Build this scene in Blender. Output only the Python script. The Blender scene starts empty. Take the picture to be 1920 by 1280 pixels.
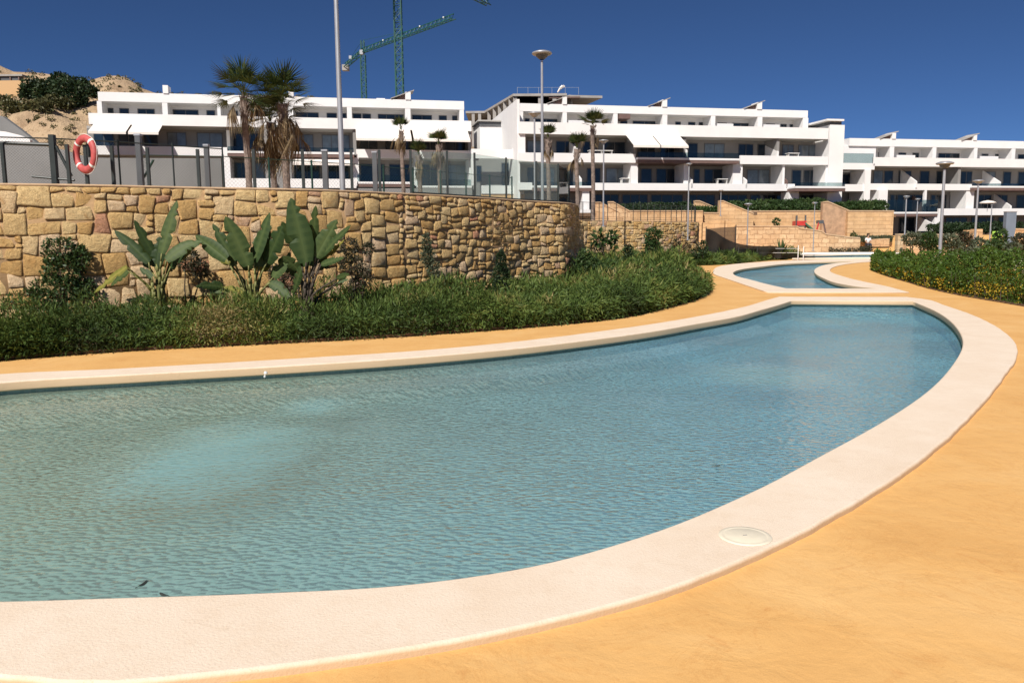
import bpy, bmesh, math, random
import numpy as np
from mathutils import Vector, Matrix, noise

random.seed(7)
RNG = np.random.default_rng(7)
S = bpy.context.scene
COL = S.collection

# ------------------------------------------------------------------ camera
F = 1500.0
PITCH = math.atan(190 / F)
ROLL = math.radians(-0.5)
CAMZ = 1.6
R3 = (Matrix.Rotation(math.pi / 2 - PITCH, 3, 'X') @ Matrix.Rotation(ROLL, 3, 'Z'))
cd = bpy.data.cameras.new('camera')
cam = bpy.data.objects.new('camera', cd)
COL.objects.link(cam)
cam.matrix_world = Matrix.Translation((0, 0, CAMZ)) @ R3.to_4x4()
cd.sensor_width = 36
cd.lens = 36 * F / 1920
cd.clip_start = 0.05
cd.clip_end = 6000
S.camera = cam

# ------------------------------------------------------------------ light
SUN_EL, SUN_AZ = 43.5, 205.0        # azimuth clockwise from +Y
w = bpy.data.worlds.new('World')
S.world = w
w.use_nodes = True
nt = w.node_tree
for n in list(nt.nodes):
    nt.nodes.remove(n)
sky = nt.nodes.new('ShaderNodeTexSky')
sky.sky_type = 'NISHITA'
sky.sun_disc = False
sky.sun_elevation = math.radians(SUN_EL)
sky.sun_rotation = math.radians(SUN_AZ)
sky.altitude = 6000
sky.air_density = 1.0
sky.dust_density = 0.0
sky.ozone_density = 10.0
bg = nt.nodes.new('ShaderNodeBackground')
bg.inputs[1].default_value = 0.056
wo = nt.nodes.new('ShaderNodeOutputWorld')
nt.links.new(sky.outputs[0], bg.inputs[0])
nt.links.new(bg.outputs[0], wo.inputs[0])
sl = bpy.data.lights.new('sun', 'SUN')
sl.energy = 5.0
sl.angle = math.radians(0.5)
sl.color = (1.0, 0.94, 0.86)
sun = bpy.data.objects.new('sun', sl)
COL.objects.link(sun)
_a, _e = math.radians(SUN_AZ), math.radians(SUN_EL)
SUNV = Vector((math.sin(_a) * math.cos(_e), math.cos(_a) * math.cos(_e), math.sin(_e)))
sun.rotation_euler = SUNV.to_track_quat('Z', 'Y').to_euler()
sun.location = (0, 0, 60)
vs = S.view_settings
vs.view_transform = 'Standard'
vs.look = 'None'
vs.exposure = 0.2
vs.gamma = 1.0
vs.use_curve_mapping = False

# ------------------------------------------------------------------ geometry of the view (for surveying positions)
def ray(px, py):
    return R3 @ Vector(((px - 960) / F, -(py - 640) / F, -1))
def G(px, py, z=0.0):
    d = ray(px, py)
    t = (z - CAMZ) / d.z
    return Vector((d.x * t, d.y * t, z))
def AT(px, py, Y):
    d = ray(px, py)
    t = Y / d.y
    return Vector((d.x * t, Y, CAMZ + d.z * t))

# ------------------------------------------------------------------ materials
def newmat(name):
    m = bpy.data.materials.new(name)
    m.use_nodes = True
    t = m.node_tree
    for n in list(t.nodes):
        t.nodes.remove(n)
    o = t.nodes.new('ShaderNodeOutputMaterial')
    return m, t, o
def nd(t, kind, **kw):
    n = t.nodes.new(kind)
    for k, v in kw.items():
        setattr(n, k, v)
    return n
def ramp(t, stops):
    r = nd(t, 'ShaderNodeValToRGB')
    cr = r.color_ramp
    while len(cr.elements) < len(stops):
        cr.elements.new(0.5)
    for e, (p, c) in zip(cr.elements, stops):
        e.position = p
        e.color = (c[0], c[1], c[2], 1)
    return r
def mixc(t, a, b, fac, mode='MIX'):
    m = nd(t, 'ShaderNodeMix', data_type='RGBA', blend_type=mode)
    for idx, v in ((6, a), (7, b)):
        if isinstance(v, tuple):
            m.inputs[idx].default_value = (v[0], v[1], v[2], 1)
        else:
            t.links.new(v, m.inputs[idx])
    if isinstance(fac, float):
        m.inputs[0].default_value = fac
    else:
        t.links.new(fac, m.inputs[0])
    return m.outputs[2]
def noise_n(t, scale, detail=4, rough=0.55, coord='Object', dist=0.0):
    n = nd(t, 'ShaderNodeTexNoise')
    n.inputs['Scale'].default_value = scale
    n.inputs['Detail'].default_value = detail
    n.inputs['Roughness'].default_value = rough
    n.inputs['Distortion'].default_value = dist
    if coord == 'World':
        g = nd(t, 'ShaderNodeNewGeometry')
        t.links.new(g.outputs['Position'], n.inputs['Vector'])
    else:
        g = nd(t, 'ShaderNodeTexCoord')
        t.links.new(g.outputs[coord], n.inputs['Vector'])
    return n
def simple(name, col, rough=0.6, var=0.12, scale=3.0, bump=0.0, bscale=40.0, metal=0.0, coat=0.0, coord='World'):
    m, t, o = newmat(name)
    p = nd(t, 'ShaderNodeBsdfPrincipled')
    n = noise_n(t, scale, 5, 0.6, coord)
    a = tuple(max(0, c * (1 - var)) for c in col)
    b = tuple(min(1, c * (1 + var)) for c in col)
    r = ramp(t, [(0.3, a), (0.7, b)])
    t.links.new(n.outputs[0], r.inputs[0])
    t.links.new(r.outputs[0], p.inputs['Base Color'])
    p.inputs['Roughness'].default_value = rough
    p.inputs['Metallic'].default_value = metal
    if coat:
        p.inputs['Coat Weight'].default_value = coat
    if bump:
        n2 = noise_n(t, bscale, 3, 0.6, coord)
        b_ = nd(t, 'ShaderNodeBump')
        b_.inputs['Strength'].default_value = bump
        b_.inputs['Distance'].default_value = 0.02
        t.links.new(n2.outputs[0], b_.inputs['Height'])
        t.links.new(b_.outputs[0], p.inputs['Normal'])
    t.links.new(p.outputs[0], o.inputs[0])
    return m
def leafmat(name, stops, transl=0.25, rough=0.5):
    m, t, o = newmat(name)
    a = nd(t, 'ShaderNodeAttribute', attribute_name='rnd')
    r = ramp(t, stops)
    t.links.new(a.outputs['Fac'], r.inputs[0])
    p = nd(t, 'ShaderNodeBsdfPrincipled')
    p.inputs['Roughness'].default_value = rough
    p.inputs['Specular IOR Level'].default_value = 0.25
    t.links.new(r.outputs[0], p.inputs['Base Color'])
    tr = nd(t, 'ShaderNodeBsdfTranslucent')
    hs = mixc(t, r.outputs[0], (0.25, 0.30, 0.03), 0.25)
    t.links.new(hs, tr.inputs[0])
    mx = nd(t, 'ShaderNodeMixShader')
    mx.inputs[0].default_value = transl
    t.links.new(p.outputs[0], mx.inputs[1])
    t.links.new(tr.outputs[0], mx.inputs[2])
    t.links.new(mx.outputs[0], o.inputs[0])
    return m
def glassmat(name, tint, refl=1.5, rough=0.02, body=None, bodyfac=0.0):
    m, t, o = newmat(name)
    tr = nd(t, 'ShaderNodeBsdfTransparent')
    tr.inputs[0].default_value = (*tint, 1)
    gl = nd(t, 'ShaderNodeBsdfGlossy')
    gl.inputs['Roughness'].default_value = rough
    fr = nd(t, 'ShaderNodeFresnel')
    fr.inputs[0].default_value = refl
    cur = tr.outputs[0]
    if body:
        df = nd(t, 'ShaderNodeBsdfDiffuse')
        df.inputs[0].default_value = (*body, 1)
        m0 = nd(t, 'ShaderNodeMixShader')
        m0.inputs[0].default_value = bodyfac
        t.links.new(cur, m0.inputs[1]); t.links.new(df.outputs[0], m0.inputs[2])
        cur = m0.outputs[0]
    mx = nd(t, 'ShaderNodeMixShader')
    t.links.new(fr.outputs[0], mx.inputs[0])
    t.links.new(cur, mx.inputs[1])
    t.links.new(gl.outputs[0], mx.inputs[2])
    t.links.new(mx.outputs[0], o.inputs[0])
    return m

M = {}
M['white'] = simple('white_render', (0.80, 0.79, 0.78), 0.7, 0.04, 0.6, 0.15, 30)
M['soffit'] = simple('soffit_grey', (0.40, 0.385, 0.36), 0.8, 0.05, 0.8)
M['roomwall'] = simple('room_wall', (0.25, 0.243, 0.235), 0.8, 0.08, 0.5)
M['brown'] = simple('brown_fascia', (0.16, 0.10, 0.085), 0.6, 0.15, 2)
M['frame'] = simple('window_frame', (0.10, 0.105, 0.11), 0.4, 0.1, 3)
M['pane'] = simple('window_pane', (0.018, 0.032, 0.05), 0.04, 0.5, 0.35)
M['pane_pale'] = simple('window_pane_curtained', (0.16, 0.20, 0.23), 0.05, 0.35, 0.9)
M['benchtile'] = simple('bench_tile', (0.52, 0.66, 0.62), 0.5, 0.08, 3)
M['shadedrubble'] = simple('shaded_rubble', (0.44, 0.28, 0.17), 0.92, 0.3, 2.2, 0.8, 9)  # rubble darkened to paint in the shade on the stair wall
M['netpale'] = glassmat('shade_net_thin', (0.45, 0.43, 0.40), 1.0, 0.6, (0.10, 0.09, 0.08), 0.5)
M['awning'] = simple('awning_fabric', (0.80, 0.74, 0.68), 0.85, 0.03, 2)
M['dark'] = simple('dark_metal', (0.022, 0.030, 0.028), 0.45, 0.2, 5)
M['greenmetal'] = simple('green_metal', (0.012, 0.045, 0.032), 0.45, 0.2, 5)
M['crane'] = simple('crane_green', (0.008, 0.075, 0.06), 0.5, 0.2, 0.5)
M['galv'] = simple('galvanised', (0.42, 0.43, 0.45), 0.42, 0.08, 4, metal=0.5)
M['concrete'] = simple('raw_concrete', (0.34, 0.32, 0.30), 0.85, 0.15, 0.6, 0.3, 10)
M['greywall'] = simple('grey_screen', (0.20, 0.205, 0.205), 0.85, 0.15, 0.25, 0.1, 20)
M['soil'] = simple('soil', (0.16, 0.10, 0.06), 0.95, 0.35, 5, 0.6, 30)
M['sand'] = simple('sand_terrace', (0.50, 0.30, 0.15), 0.95, 0.2, 0.6, 0.3, 8)
M['mortar'] = simple('mortar', (0.38, 0.24, 0.12), 0.95, 0.25, 6, 0.5, 40)
M['cap'] = simple('wall_cap', (0.52, 0.36, 0.22), 0.9, 0.15, 3, 0.4, 30)
M['red'] = simple('red_plastic', (0.55, 0.05, 0.04), 0.4, 0.12, 8)
M['ringred'] = simple('ring_red', (0.47, 0.085, 0.08), 0.6, 0.18, 12)
M['whitepl'] = simple('white_plastic', (0.78, 0.77, 0.74), 0.4, 0.03, 5)
M['net'] = glassmat('shade_net', (0.25, 0.25, 0.24), 1.0, 0.6, (0.05, 0.048, 0.045), 0.75)
M['balglass'] = glassmat('balustrade_glass', (0.88, 0.94, 0.92), 1.12, 0.02, (0.60, 0.74, 0.70), 0.10)
M['railglass'] = glassmat('balcony_glass', (0.62, 0.70, 0.70), 1.45, 0.02)
M['wood'] = simple('trunk_bark', (0.13, 0.085, 0.06), 0.9, 0.35, 9, 0.8, 25)
M['palmbark'] = simple('palm_bark', (0.20, 0.155, 0.13), 0.9, 0.45, 7, 0.9, 18)
M['stalk'] = simple('green_stalk', (0.17, 0.17, 0.05), 0.6, 0.4, 9)
M['stemdark'] = simple('dark_stem', (0.06, 0.045, 0.03), 0.8, 0.4, 9)
M['lime'] = simple('lime_panel', (0.36, 0.66, 0.10), 0.5, 0.1, 2)
M['slate'] = simple('slate_blue', (0.16, 0.20, 0.26), 0.55, 0.08, 2)
M['slidegreen'] = simple('slide_green', (0.05, 0.14, 0.08), 0.45, 0.1, 4)
M['skin'] = simple('skin', (0.42, 0.25, 0.17), 0.6, 0.05, 8)
M['hair'] = simple('hair', (0.03, 0.02, 0.015), 0.7, 0.2, 20)
M['trousers'] = simple('trousers', (0.03, 0.035, 0.05), 0.9, 0.15, 10)
M['deadleaf'] = simple('fallen_leaf', (0.03, 0.035, 0.03), 0.6, 0.3, 40)
M['ground_cover'] = leafmat('leaf_ground', [(0.0, (0.026, 0.042, 0.012)), (0.4, (0.062, 0.108, 0.024)), (0.75, (0.13, 0.18, 0.04)), (0.93, (0.22, 0.20, 0.06)), (1.0, (0.34, 0.27, 0.12))], 0.2, 0.6)
M['hedge'] = leafmat('leaf_hedge', [(0.0, (0.025, 0.055, 0.010)), (0.6, (0.07, 0.13, 0.018)), (0.86, (0.13, 0.17, 0.03)), (0.93, (0.42, 0.30, 0.03)), (1.0, (0.62, 0.45, 0.05))], 0.25)
M['bush'] = leafmat('leaf_bush', [(0.0, (0.015, 0.035, 0.012)), (0.6, (0.045, 0.085, 0.025)), (1.0, (0.11, 0.14, 0.05))], 0.2)
M['bushpurple'] = leafmat('leaf_purple', [(0.0, (0.03, 0.015, 0.02)), (0.5, (0.05, 0.06, 0.03)), (1.0, (0.13, 0.06, 0.06))], 0.2)
M['olive'] = leafmat('leaf_grey', [(0.0, (0.04, 0.055, 0.035)), (0.6, (0.10, 0.12, 0.07)), (1.0, (0.20, 0.20, 0.13))], 0.2)
M['pine'] = leafmat('leaf_pine', [(0.0, (0.008, 0.02, 0.010)), (0.6, (0.025, 0.048, 0.018)), (1.0, (0.06, 0.08, 0.035))], 0.1)
M['scrub'] = leafmat('leaf_scrub', [(0.0, (0.05, 0.05, 0.025)), (0.6, (0.10, 0.10, 0.04)), (1.0, (0.20, 0.17, 0.08))], 0.1)
M['strel'] = leafmat('leaf_banana', [(0.0, (0.014, 0.030, 0.010)), (0.5, (0.034, 0.064, 0.018)), (1.0, (0.10, 0.14, 0.045))], 0.22, 0.55)
M['strelold'] = leafmat('leaf_banana_old', [(0.0, (0.10, 0.10, 0.02)), (0.6, (0.20, 0.20, 0.04)), (1.0, (0.38, 0.32, 0.08))], 0.25, 0.55)
M['frond'] = leafmat('leaf_palm', [(0.0, (0.012, 0.028, 0.010)), (0.6, (0.035, 0.060, 0.018)), (1.0, (0.10, 0.12, 0.035))], 0.15, 0.5)
M['frondead'] = leafmat('leaf_palm_dead', [(0.0, (0.06, 0.04, 0.022)), (0.6, (0.16, 0.11, 0.06)), (1.0, (0.34, 0.26, 0.15))], 0.15, 0.7)

def stonemat(name, stops, attr=True):
    m, t, o = newmat(name)
    p = nd(t, 'ShaderNodeBsdfPrincipled')
    a = nd(t, 'ShaderNodeAttribute', attribute_name='rnd')
    r = ramp(t, stops)
    t.links.new(a.outputs['Fac'], r.inputs[0])
    n1 = noise_n(t, 7, 8, 0.8, 'World', 0.4)
    r1 = ramp(t, [(0.30, (0.62, 0.50, 0.40)), (0.48, (0.95, 0.93, 0.90)), (0.66, (1.22, 1.24, 1.25))])
    t.links.new(n1.outputs[0], r1.inputs[0])
    c = mixc(t, r.outputs[0], r1.outputs[0], 0.75, 'MULTIPLY')
    n2 = noise_n(t, 3.2, 3, 0.5, 'World', 1.5)
    r2 = ramp(t, [(0.60, (0, 0, 0)), (0.70, (1, 1, 1))])
    t.links.new(n2.outputs[0], r2.inputs[0])
    sc = nd(t, 'ShaderNodeMath', operation='MULTIPLY')
    t.links.new(r2.outputs[0], sc.inputs[0]); sc.inputs[1].default_value = 0.45
    c = mixc(t, c, (0.50, 0.24, 0.06), sc.outputs[0])
    n3 = noise_n(t, 60, 2, 0.6, 'World')
    r3 = ramp(t, [(0.30, (0.35, 0.28, 0.22)), (0.42, (1, 1, 1))])
    t.links.new(n3.outputs[0], r3.inputs[0])
    c = mixc(t, c, r3.outputs[0], 0.6, 'MULTIPLY')
    t.links.new(c, p.inputs['Base Color'])
    p.inputs['Roughness'].default_value = 0.92
    nb = noise_n(t, 11, 8, 0.78, 'World', 0.3)
    b = nd(t, 'ShaderNodeBump')
    b.inputs['Strength'].default_value = 1.0
    b.inputs['Distance'].default_value = 0.11
    t.links.new(nb.outputs[0], b.inputs['Height'])
    t.links.new(b.outputs[0], p.inputs['Normal'])
    t.links.new(p.outputs[0], o.inputs[0])
    return m
M['stone'] = stonemat('golden_stone', [(0.0, (0.70, 0.43, 0.16)), (0.3, (0.80, 0.53, 0.22)), (0.7, (0.87, 0.64, 0.32)), (0.93, (0.84, 0.62, 0.40)), (0.975, (0.72, 0.42, 0.25)), (1.0, (0.62, 0.29, 0.17))])

def blockwork(name, c1, c2, mort, bw, bh, off=0.5, warp=0.0):
    """coursed stone for walls too far off to tell single stones apart"""
    m, t, o = newmat(name)
    p = nd(t, 'ShaderNodeBsdfPrincipled')
    g = nd(t, 'ShaderNodeTexCoord')
    br = nd(t, 'ShaderNodeTexBrick')
    br.offset = off
    br.inputs['Color1'].default_value = (*c1, 1); br.inputs['Color2'].default_value = (*c2, 1)
    br.inputs['Mortar'].default_value = (*mort, 1)
    br.inputs['Scale'].default_value = 1
    br.inputs['Mortar Size'].default_value = 0.025
    br.inputs['Mortar Smooth'].default_value = 0.3
    br.inputs['Brick Width'].default_value = bw
    br.inputs['Row Height'].default_value = bh
    n = noise_n(t, 2.0, 4, 0.6, 'UV')
    vadd = nd(t, 'ShaderNodeMix', data_type='VECTOR')
    vadd.inputs[0].default_value = warp
    t.links.new(g.outputs['UV'], vadd.inputs[4]); t.links.new(n.outputs[1], vadd.inputs[5])
    t.links.new(vadd.outputs[1], br.inputs['Vector'])
    n2 = noise_n(t, 1.3, 5, 0.7, 'UV')
    r2 = ramp(t, [(0.3, (0.72, 0.66, 0.6)), (0.7, (1.15, 1.12, 1.08))])
    t.links.new(n2.outputs[0], r2.inputs[0])
    c = mixc(t, br.outputs[0], r2.outputs[0], 0.8, 'MULTIPLY')
    t.links.new(c, p.inputs['Base Color'])
    p.inputs['Roughness'].default_value = 0.92
    b = nd(t, 'ShaderNodeBump'); b.inputs['Strength'].default_value = 0.6; b.inputs['Distance'].default_value = 0.03
    b.invert = True
    t.links.new(br.outputs['Fac'], b.inputs['Height'])
    t.links.new(b.outputs[0], p.inputs['Normal'])
    t.links.new(p.outputs[0], o.inputs[0])
    return m
M['ashlar'] = blockwork('sandstone_blocks', (0.60, 0.39, 0.20), (0.67, 0.46, 0.26), (0.52, 0.33, 0.18), 1.1, 0.33, 0.5, 0.06)
M['rubble'] = blockwork('rubble_blocks', (0.54, 0.36, 0.20), (0.68, 0.50, 0.31), (0.44, 0.28, 0.16), 0.5, 0.28, 0.37, 0.30)

def deckmat():
    m, t, o = newmat('ochre_deck')
    p = nd(t, 'ShaderNodeBsdfPrincipled')
    n = noise_n(t, 0.9, 6, 0.62, 'World', 0.8)
    r = ramp(t, [(0.25, (0.69, 0.375, 0.12)), (0.5, (0.76, 0.435, 0.15)), (0.75, (0.81, 0.50, 0.20))])
    t.links.new(n.outputs[0], r.inputs[0])
    n2 = noise_n(t, 3.1, 7, 0.7, 'World', 1.2)
    r2 = ramp(t, [(0.28, (0.80, 0.62, 0.50)), (0.40, (1, 1, 1))])
    t.links.new(n2.outputs[0], r2.inputs[0])
    c = mixc(t, r.outputs[0], r2.outputs[0], 0.5, 'MULTIPLY')
    nv = nd(t, 'ShaderNodeTexNoise'); nv.inputs['Scale'].default_value = 1.15; nv.inputs['Detail'].default_value = 9; nv.inputs['Roughness'].default_value = 0.78; nv.inputs['Distortion'].default_value = 0.9
    gv = nd(t, 'ShaderNodeNewGeometry'); t.links.new(gv.outputs['Position'], nv.inputs['Vector'])
    rv = ramp(t, [(0.485, (1, 1, 1)), (0.500, (0.80, 0.66, 0.52)), (0.515, (1, 1, 1))]); t.links.new(nv.outputs[0], rv.inputs[0])
    c = mixc(t, c, rv.outputs[0], 0.35, 'MULTIPLY')
    ns = noise_n(t, 26, 4, 0.75, 'World'); rs_ = ramp(t, [(0.26, (0.60, 0.50, 0.42)), (0.36, (1, 1, 1))]); t.links.new(ns.outputs[0], rs_.inputs[0])
    c = mixc(t, c, rs_.outputs[0], 0.55, 'MULTIPLY')
    n3 = noise_n(t, 170, 2, 0.6, 'World')
    r3 = ramp(t, [(0.28, (0.74, 0.68, 0.60)), (0.50, (1, 1, 1))])
    t.links.new(n3.outputs[0], r3.inputs[0])
    c = mixc(t, c, r3.outputs[0], 0.4, 'MULTIPLY')
    t.links.new(c, p.inputs['Base Color'])
    p.inputs['Roughness'].default_value = 0.75
    nb = noise_n(t, 4.0, 8, 0.62, 'World', 0.3)
    b = nd(t, 'ShaderNodeBump'); b.inputs['Strength'].default_value = 0.42; b.inputs['Distance'].default_value = 0.03
    t.links.new(nb.outputs[0], b.inputs['Height']); t.links.new(b.outputs[0], p.inputs['Normal'])
    t.links.new(p.outputs[0], o.inputs[0])
    return m
M['deck'] = deckmat()
def copingmat():
    m, t, o = newmat('cream_coping')
    p = nd(t, 'ShaderNodeBsdfPrincipled')
    n = noise_n(t, 1.6, 6, 0.6, 'World', 0.5)
    r = ramp(t, [(0.3, (0.79, 0.64, 0.49)), (0.7, (0.85, 0.72, 0.58))])
    t.links.new(n.outputs[0], r.inputs[0])
    n2 = noise_n(t, 130, 2, 0.5, 'World')
    r2 = ramp(t, [(0.22, (0.72, 0.64, 0.55)), (0.40, (1, 1, 1))])
    t.links.new(n2.outputs[0], r2.inputs[0])
    c = mixc(t, r.outputs[0], r2.outputs[0], 0.7, 'MULTIPLY')
    n3 = noise_n(t, 7, 6, 0.75, 'World', 1.0)
    r3 = ramp(t, [(0.24, (0.55, 0.50, 0.44)), (0.33, (1, 1, 1))])
    t.links.new(n3.outputs[0], r3.inputs[0])
    c = mixc(t, c, r3.outputs[0], 0.45, 'MULTIPLY')
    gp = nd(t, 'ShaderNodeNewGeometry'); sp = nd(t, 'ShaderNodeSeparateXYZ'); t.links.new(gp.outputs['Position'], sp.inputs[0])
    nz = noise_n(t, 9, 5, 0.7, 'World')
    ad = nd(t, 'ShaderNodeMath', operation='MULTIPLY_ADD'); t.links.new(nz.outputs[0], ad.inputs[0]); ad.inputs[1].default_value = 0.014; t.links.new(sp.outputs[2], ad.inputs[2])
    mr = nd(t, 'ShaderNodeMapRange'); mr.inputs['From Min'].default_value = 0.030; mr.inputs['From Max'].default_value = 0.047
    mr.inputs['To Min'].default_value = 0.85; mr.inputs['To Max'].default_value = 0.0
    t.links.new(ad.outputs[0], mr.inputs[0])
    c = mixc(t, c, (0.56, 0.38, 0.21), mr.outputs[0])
    # scuffs and faint grey streaks
    nq = noise_n(t, 2.3, 8, 0.8, 'World', 2.0); rq = ramp(t, [(0.60, (1, 1, 1)), (0.68, (0.80, 0.76, 0.70)), (0.74, (1, 1, 1))]); t.links.new(nq.outputs[0], rq.inputs[0])
    c = mixc(t, c, rq.outputs[0], 0.55, 'MULTIPLY')
    t.links.new(c, p.inputs['Base Color'])
    p.inputs['Roughness'].default_value = 0.8
    nb = noise_n(t, 70, 4, 0.7, 'World')
    b = nd(t, 'ShaderNodeBump'); b.inputs['Strength'].default_value = 0.35; b.inputs['Distance'].default_value = 0.01
    t.links.new(nb.outputs[0], b.inputs['Height']); t.links.new(b.outputs[0], p.inputs['Normal'])
    t.links.new(p.outputs[0], o.inputs[0])
    return m
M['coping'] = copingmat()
def mosaic(name, k=1.0):
    m, t, o = newmat(name)
    p = nd(t, 'ShaderNodeBsdfPrincipled')
    g = nd(t, 'ShaderNodeNewGeometry')
    br = nd(t, 'ShaderNodeTexBrick'); br.offset = 0.0
    br.inputs['Scale'].default_value = 1
    br.inputs['Color1'].default_value = (0.27 * k, 0.50 * k, 0.48 * k, 1)
    br.inputs['Color2'].default_value = (0.37 * k, 0.60 * k, 0.58 * k, 1)
    br.inputs['Mortar'].default_value = (0.42 * k, 0.62 * k, 0.58 * k, 1)
    br.inputs['Mortar Size'].default_value = 0.0035
    br.inputs['Brick Width'].default_value = 0.05
    br.inputs['Row Height'].default_value = 0.05
    n = noise_n(t, 2.2, 3, 0.5, 'World')
    n2 = noise_n(t, 9, 3, 0.5, 'World')
    mp = nd(t, 'ShaderNodeMix', data_type='VECTOR'); mp.inputs[0].default_value = 0.03
    t.links.new(g.outputs['Position'], mp.inputs[4]); t.links.new(n2.outputs[1], mp.inputs[5])
    t.links.new(mp.outputs[1], br.inputs['Vector'])
    r = ramp(t, [(0.3, (0.85, 0.88, 0.86)), (0.7, (1.08, 1.06, 1.05))])
    t.links.new(n.outputs[0], r.inputs[0])
    c = mixc(t, br.outputs[0], r.outputs[0], 1.0, 'MULTIPLY')
    t.links.new(c, p.inputs['Base Color'])
    p.inputs['Roughness'].default_value = 0.5
    t.links.new(p.outputs[0], o.inputs[0])
    return m
M['mosaic'] = mosaic('pool_mosaic')
M['mosaicwall'] = mosaic('pool_wall_mosaic', 0.42)  # darker copy: shade under the coping painted into the tile band

def watermat(patches):
    m, t, o = newmat('pool_water')
    g = nd(t, 'ShaderNodeNewGeometry')
    n1 = nd(t, 'ShaderNodeTexNoise'); n1.inputs['Scale'].default_value = 17; n1.inputs['Detail'].default_value = 3
    n1.inputs['Roughness'].default_value = 0.55; n1.inputs['Distortion'].default_value = 0.25
    mp = nd(t, 'ShaderNodeMapping'); mp.inputs['Scale'].default_value = (0.62, 1.0, 1.0); mp.inputs['Rotation'].default_value = (0, 0, 0.35)
    t.links.new(g.outputs['Position'], mp.inputs[0]); t.links.new(mp.outputs[0], n1.inputs['Vector'])
    n2 = nd(t, 'ShaderNodeTexNoise'); n2.inputs['Scale'].default_value = 3.0; n2.inputs['Detail'].default_value = 2
    t.links.new(g.outputs['Position'], n2.inputs['Vector'])
    n4 = nd(t, 'ShaderNodeTexNoise'); n4.inputs['Scale'].default_value = 0.45; n4.inputs['Detail'].default_value = 3
    t.links.new(g.outputs['Position'], n4.inputs['Vector'])
    # wind patches: how rough the surface is from place to place
    rw = nd(t, 'ShaderNodeMapRange'); rw.inputs['From Min'].default_value = 0.38; rw.inputs['From Max'].default_value = 0.62
    rw.inputs['To Min'].default_value = 0.40; rw.inputs['To Max'].default_value = 1.35
    t.links.new(n4.outputs[0], rw.inputs[0])
    # the left end lies in the lee of the wall and is calmer than the open middle
    lee = nd(t, 'ShaderNodeMapRange'); lee.inputs['From Min'].default_value = -4.2; lee.inputs['From Max'].default_value = 0.3
    lee.inputs['To Min'].default_value = 0.40; lee.inputs['To Max'].default_value = 1.15
    # aerated patches over the jets
    tot = None
    sep = nd(t, 'ShaderNodeSeparateXYZ'); t.links.new(g.outputs['Position'], sep.inputs[0])
    nw = nd(t, 'ShaderNodeTexNoise'); nw.inputs['Scale'].default_value = 1.7; nw.inputs['Detail'].default_value = 5; nw.inputs['Roughness'].default_value = 0.65
    t.links.new(g.outputs['Position'], nw.inputs['Vector'])
    def mth(op, a, b=None, clamp=False):
        x = nd(t, 'ShaderNodeMath', operation=op); x.use_clamp = clamp
        for i, v in enumerate((a, b)):
            if v is None: continue
            if isinstance(v, (int, float)): x.inputs[i].default_value = v
            else: t.links.new(v, x.inputs[i])
        return x.outputs[0]
    for (cx, cy, rx, ry, k) in patches:
        dx = mth('DIVIDE', mth('SUBTRACT', sep.outputs[0], cx), rx)
        dy = mth('DIVIDE', mth('SUBTRACT', sep.outputs[1], cy), ry)
        q = mth('ADD', mth('MULTIPLY', dx, dx), mth('MULTIPLY', dy, dy))
        q = mth('ADD', q, mth('MULTIPLY', mth('SUBTRACT', nw.outputs[0], 0.5), 1.6))
        v = mth('MULTIPLY', mth('SUBTRACT', 1.0, q, True), k)
        tot = v if tot is None else mth('MAXIMUM', tot, v)
    t.links.new(sep.outputs[0], lee.inputs[0])
    nearc = nd(t, 'ShaderNodeMapRange'); nearc.inputs['From Min'].default_value = 3.4; nearc.inputs['From Max'].default_value = 5.6
    nearc.inputs['To Min'].default_value = 0.28; nearc.inputs['To Max'].default_value = 1.7
    t.links.new(sep.outputs[1], nearc.inputs[0])
    refl_tint = nd(t, 'ShaderNodeMapRange'); refl_tint.inputs['From Min'].default_value = -3.0; refl_tint.inputs['From Max'].default_value = 2.6
    t.links.new(sep.outputs[0], refl_tint.inputs[0])
    vo = nd(t, 'ShaderNodeTexVoronoi'); vo.feature = 'SMOOTH_F1'; vo.inputs['Scale'].default_value = 27; vo.inputs['Smoothness'].default_value = 0.6; vo.inputs['Randomness'].default_value = 1.0
    wv = nd(t, 'ShaderNodeMix', data_type='VECTOR'); wv.inputs[0].default_value = 0.06
    t.links.new(mp.outputs[0], wv.inputs[4]); t.links.new(n2.outputs[1], wv.inputs[5]); t.links.new(wv.outputs[1], vo.inputs['Vector'])
    hgt = mth('ADD', mth('ADD', mth('MULTIPLY', n1.outputs[0], 0.35), mth('MULTIPLY', vo.outputs['Distance'], 0.85)), mth('MULTIPLY', n2.outputs[0], 0.7))
    b = nd(t, 'ShaderNodeBump'); b.inputs['Distance'].default_value = 0.015
    t.links.new(hgt, b.inputs['Height'])
    t.links.new(mth('MULTIPLY', mth('MULTIPLY', mth('MULTIPLY', rw.outputs[0], nearc.outputs[0]), lee.outputs[0]), mth('SUBTRACT', 1.0, mth('MULTIPLY', tot, 1.6), True)), b.inputs['Strength'])
    tr = nd(t, 'ShaderNodeBsdfTransparent')
    n5 = nd(t, 'ShaderNodeValToRGB')  # ripple caustics painted as lighter and darker tint of the transmitted colour
    n5.color_ramp.elements[0].position = 0.36; n5.color_ramp.elements[0].color = (0.82, 0.92, 0.93, 1)
    n5.color_ramp.elements[1].position = 0.62; n5.color_ramp.elements[1].color = (0.97, 1.0, 1.0, 1)
    n6 = nd(t, 'ShaderNodeTexNoise'); n6.inputs['Scale'].default_value = 38; n6.inputs['Detail'].default_value = 2; t.links.new(mp.outputs[0], n6.inputs['Vector'])
    t.links.new(mth('ADD', mth('MULTIPLY', n1.outputs[0], 0.55), mth('MULTIPLY', vo.outputs['Distance'], 0.45)), n5.inputs[0])
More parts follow.
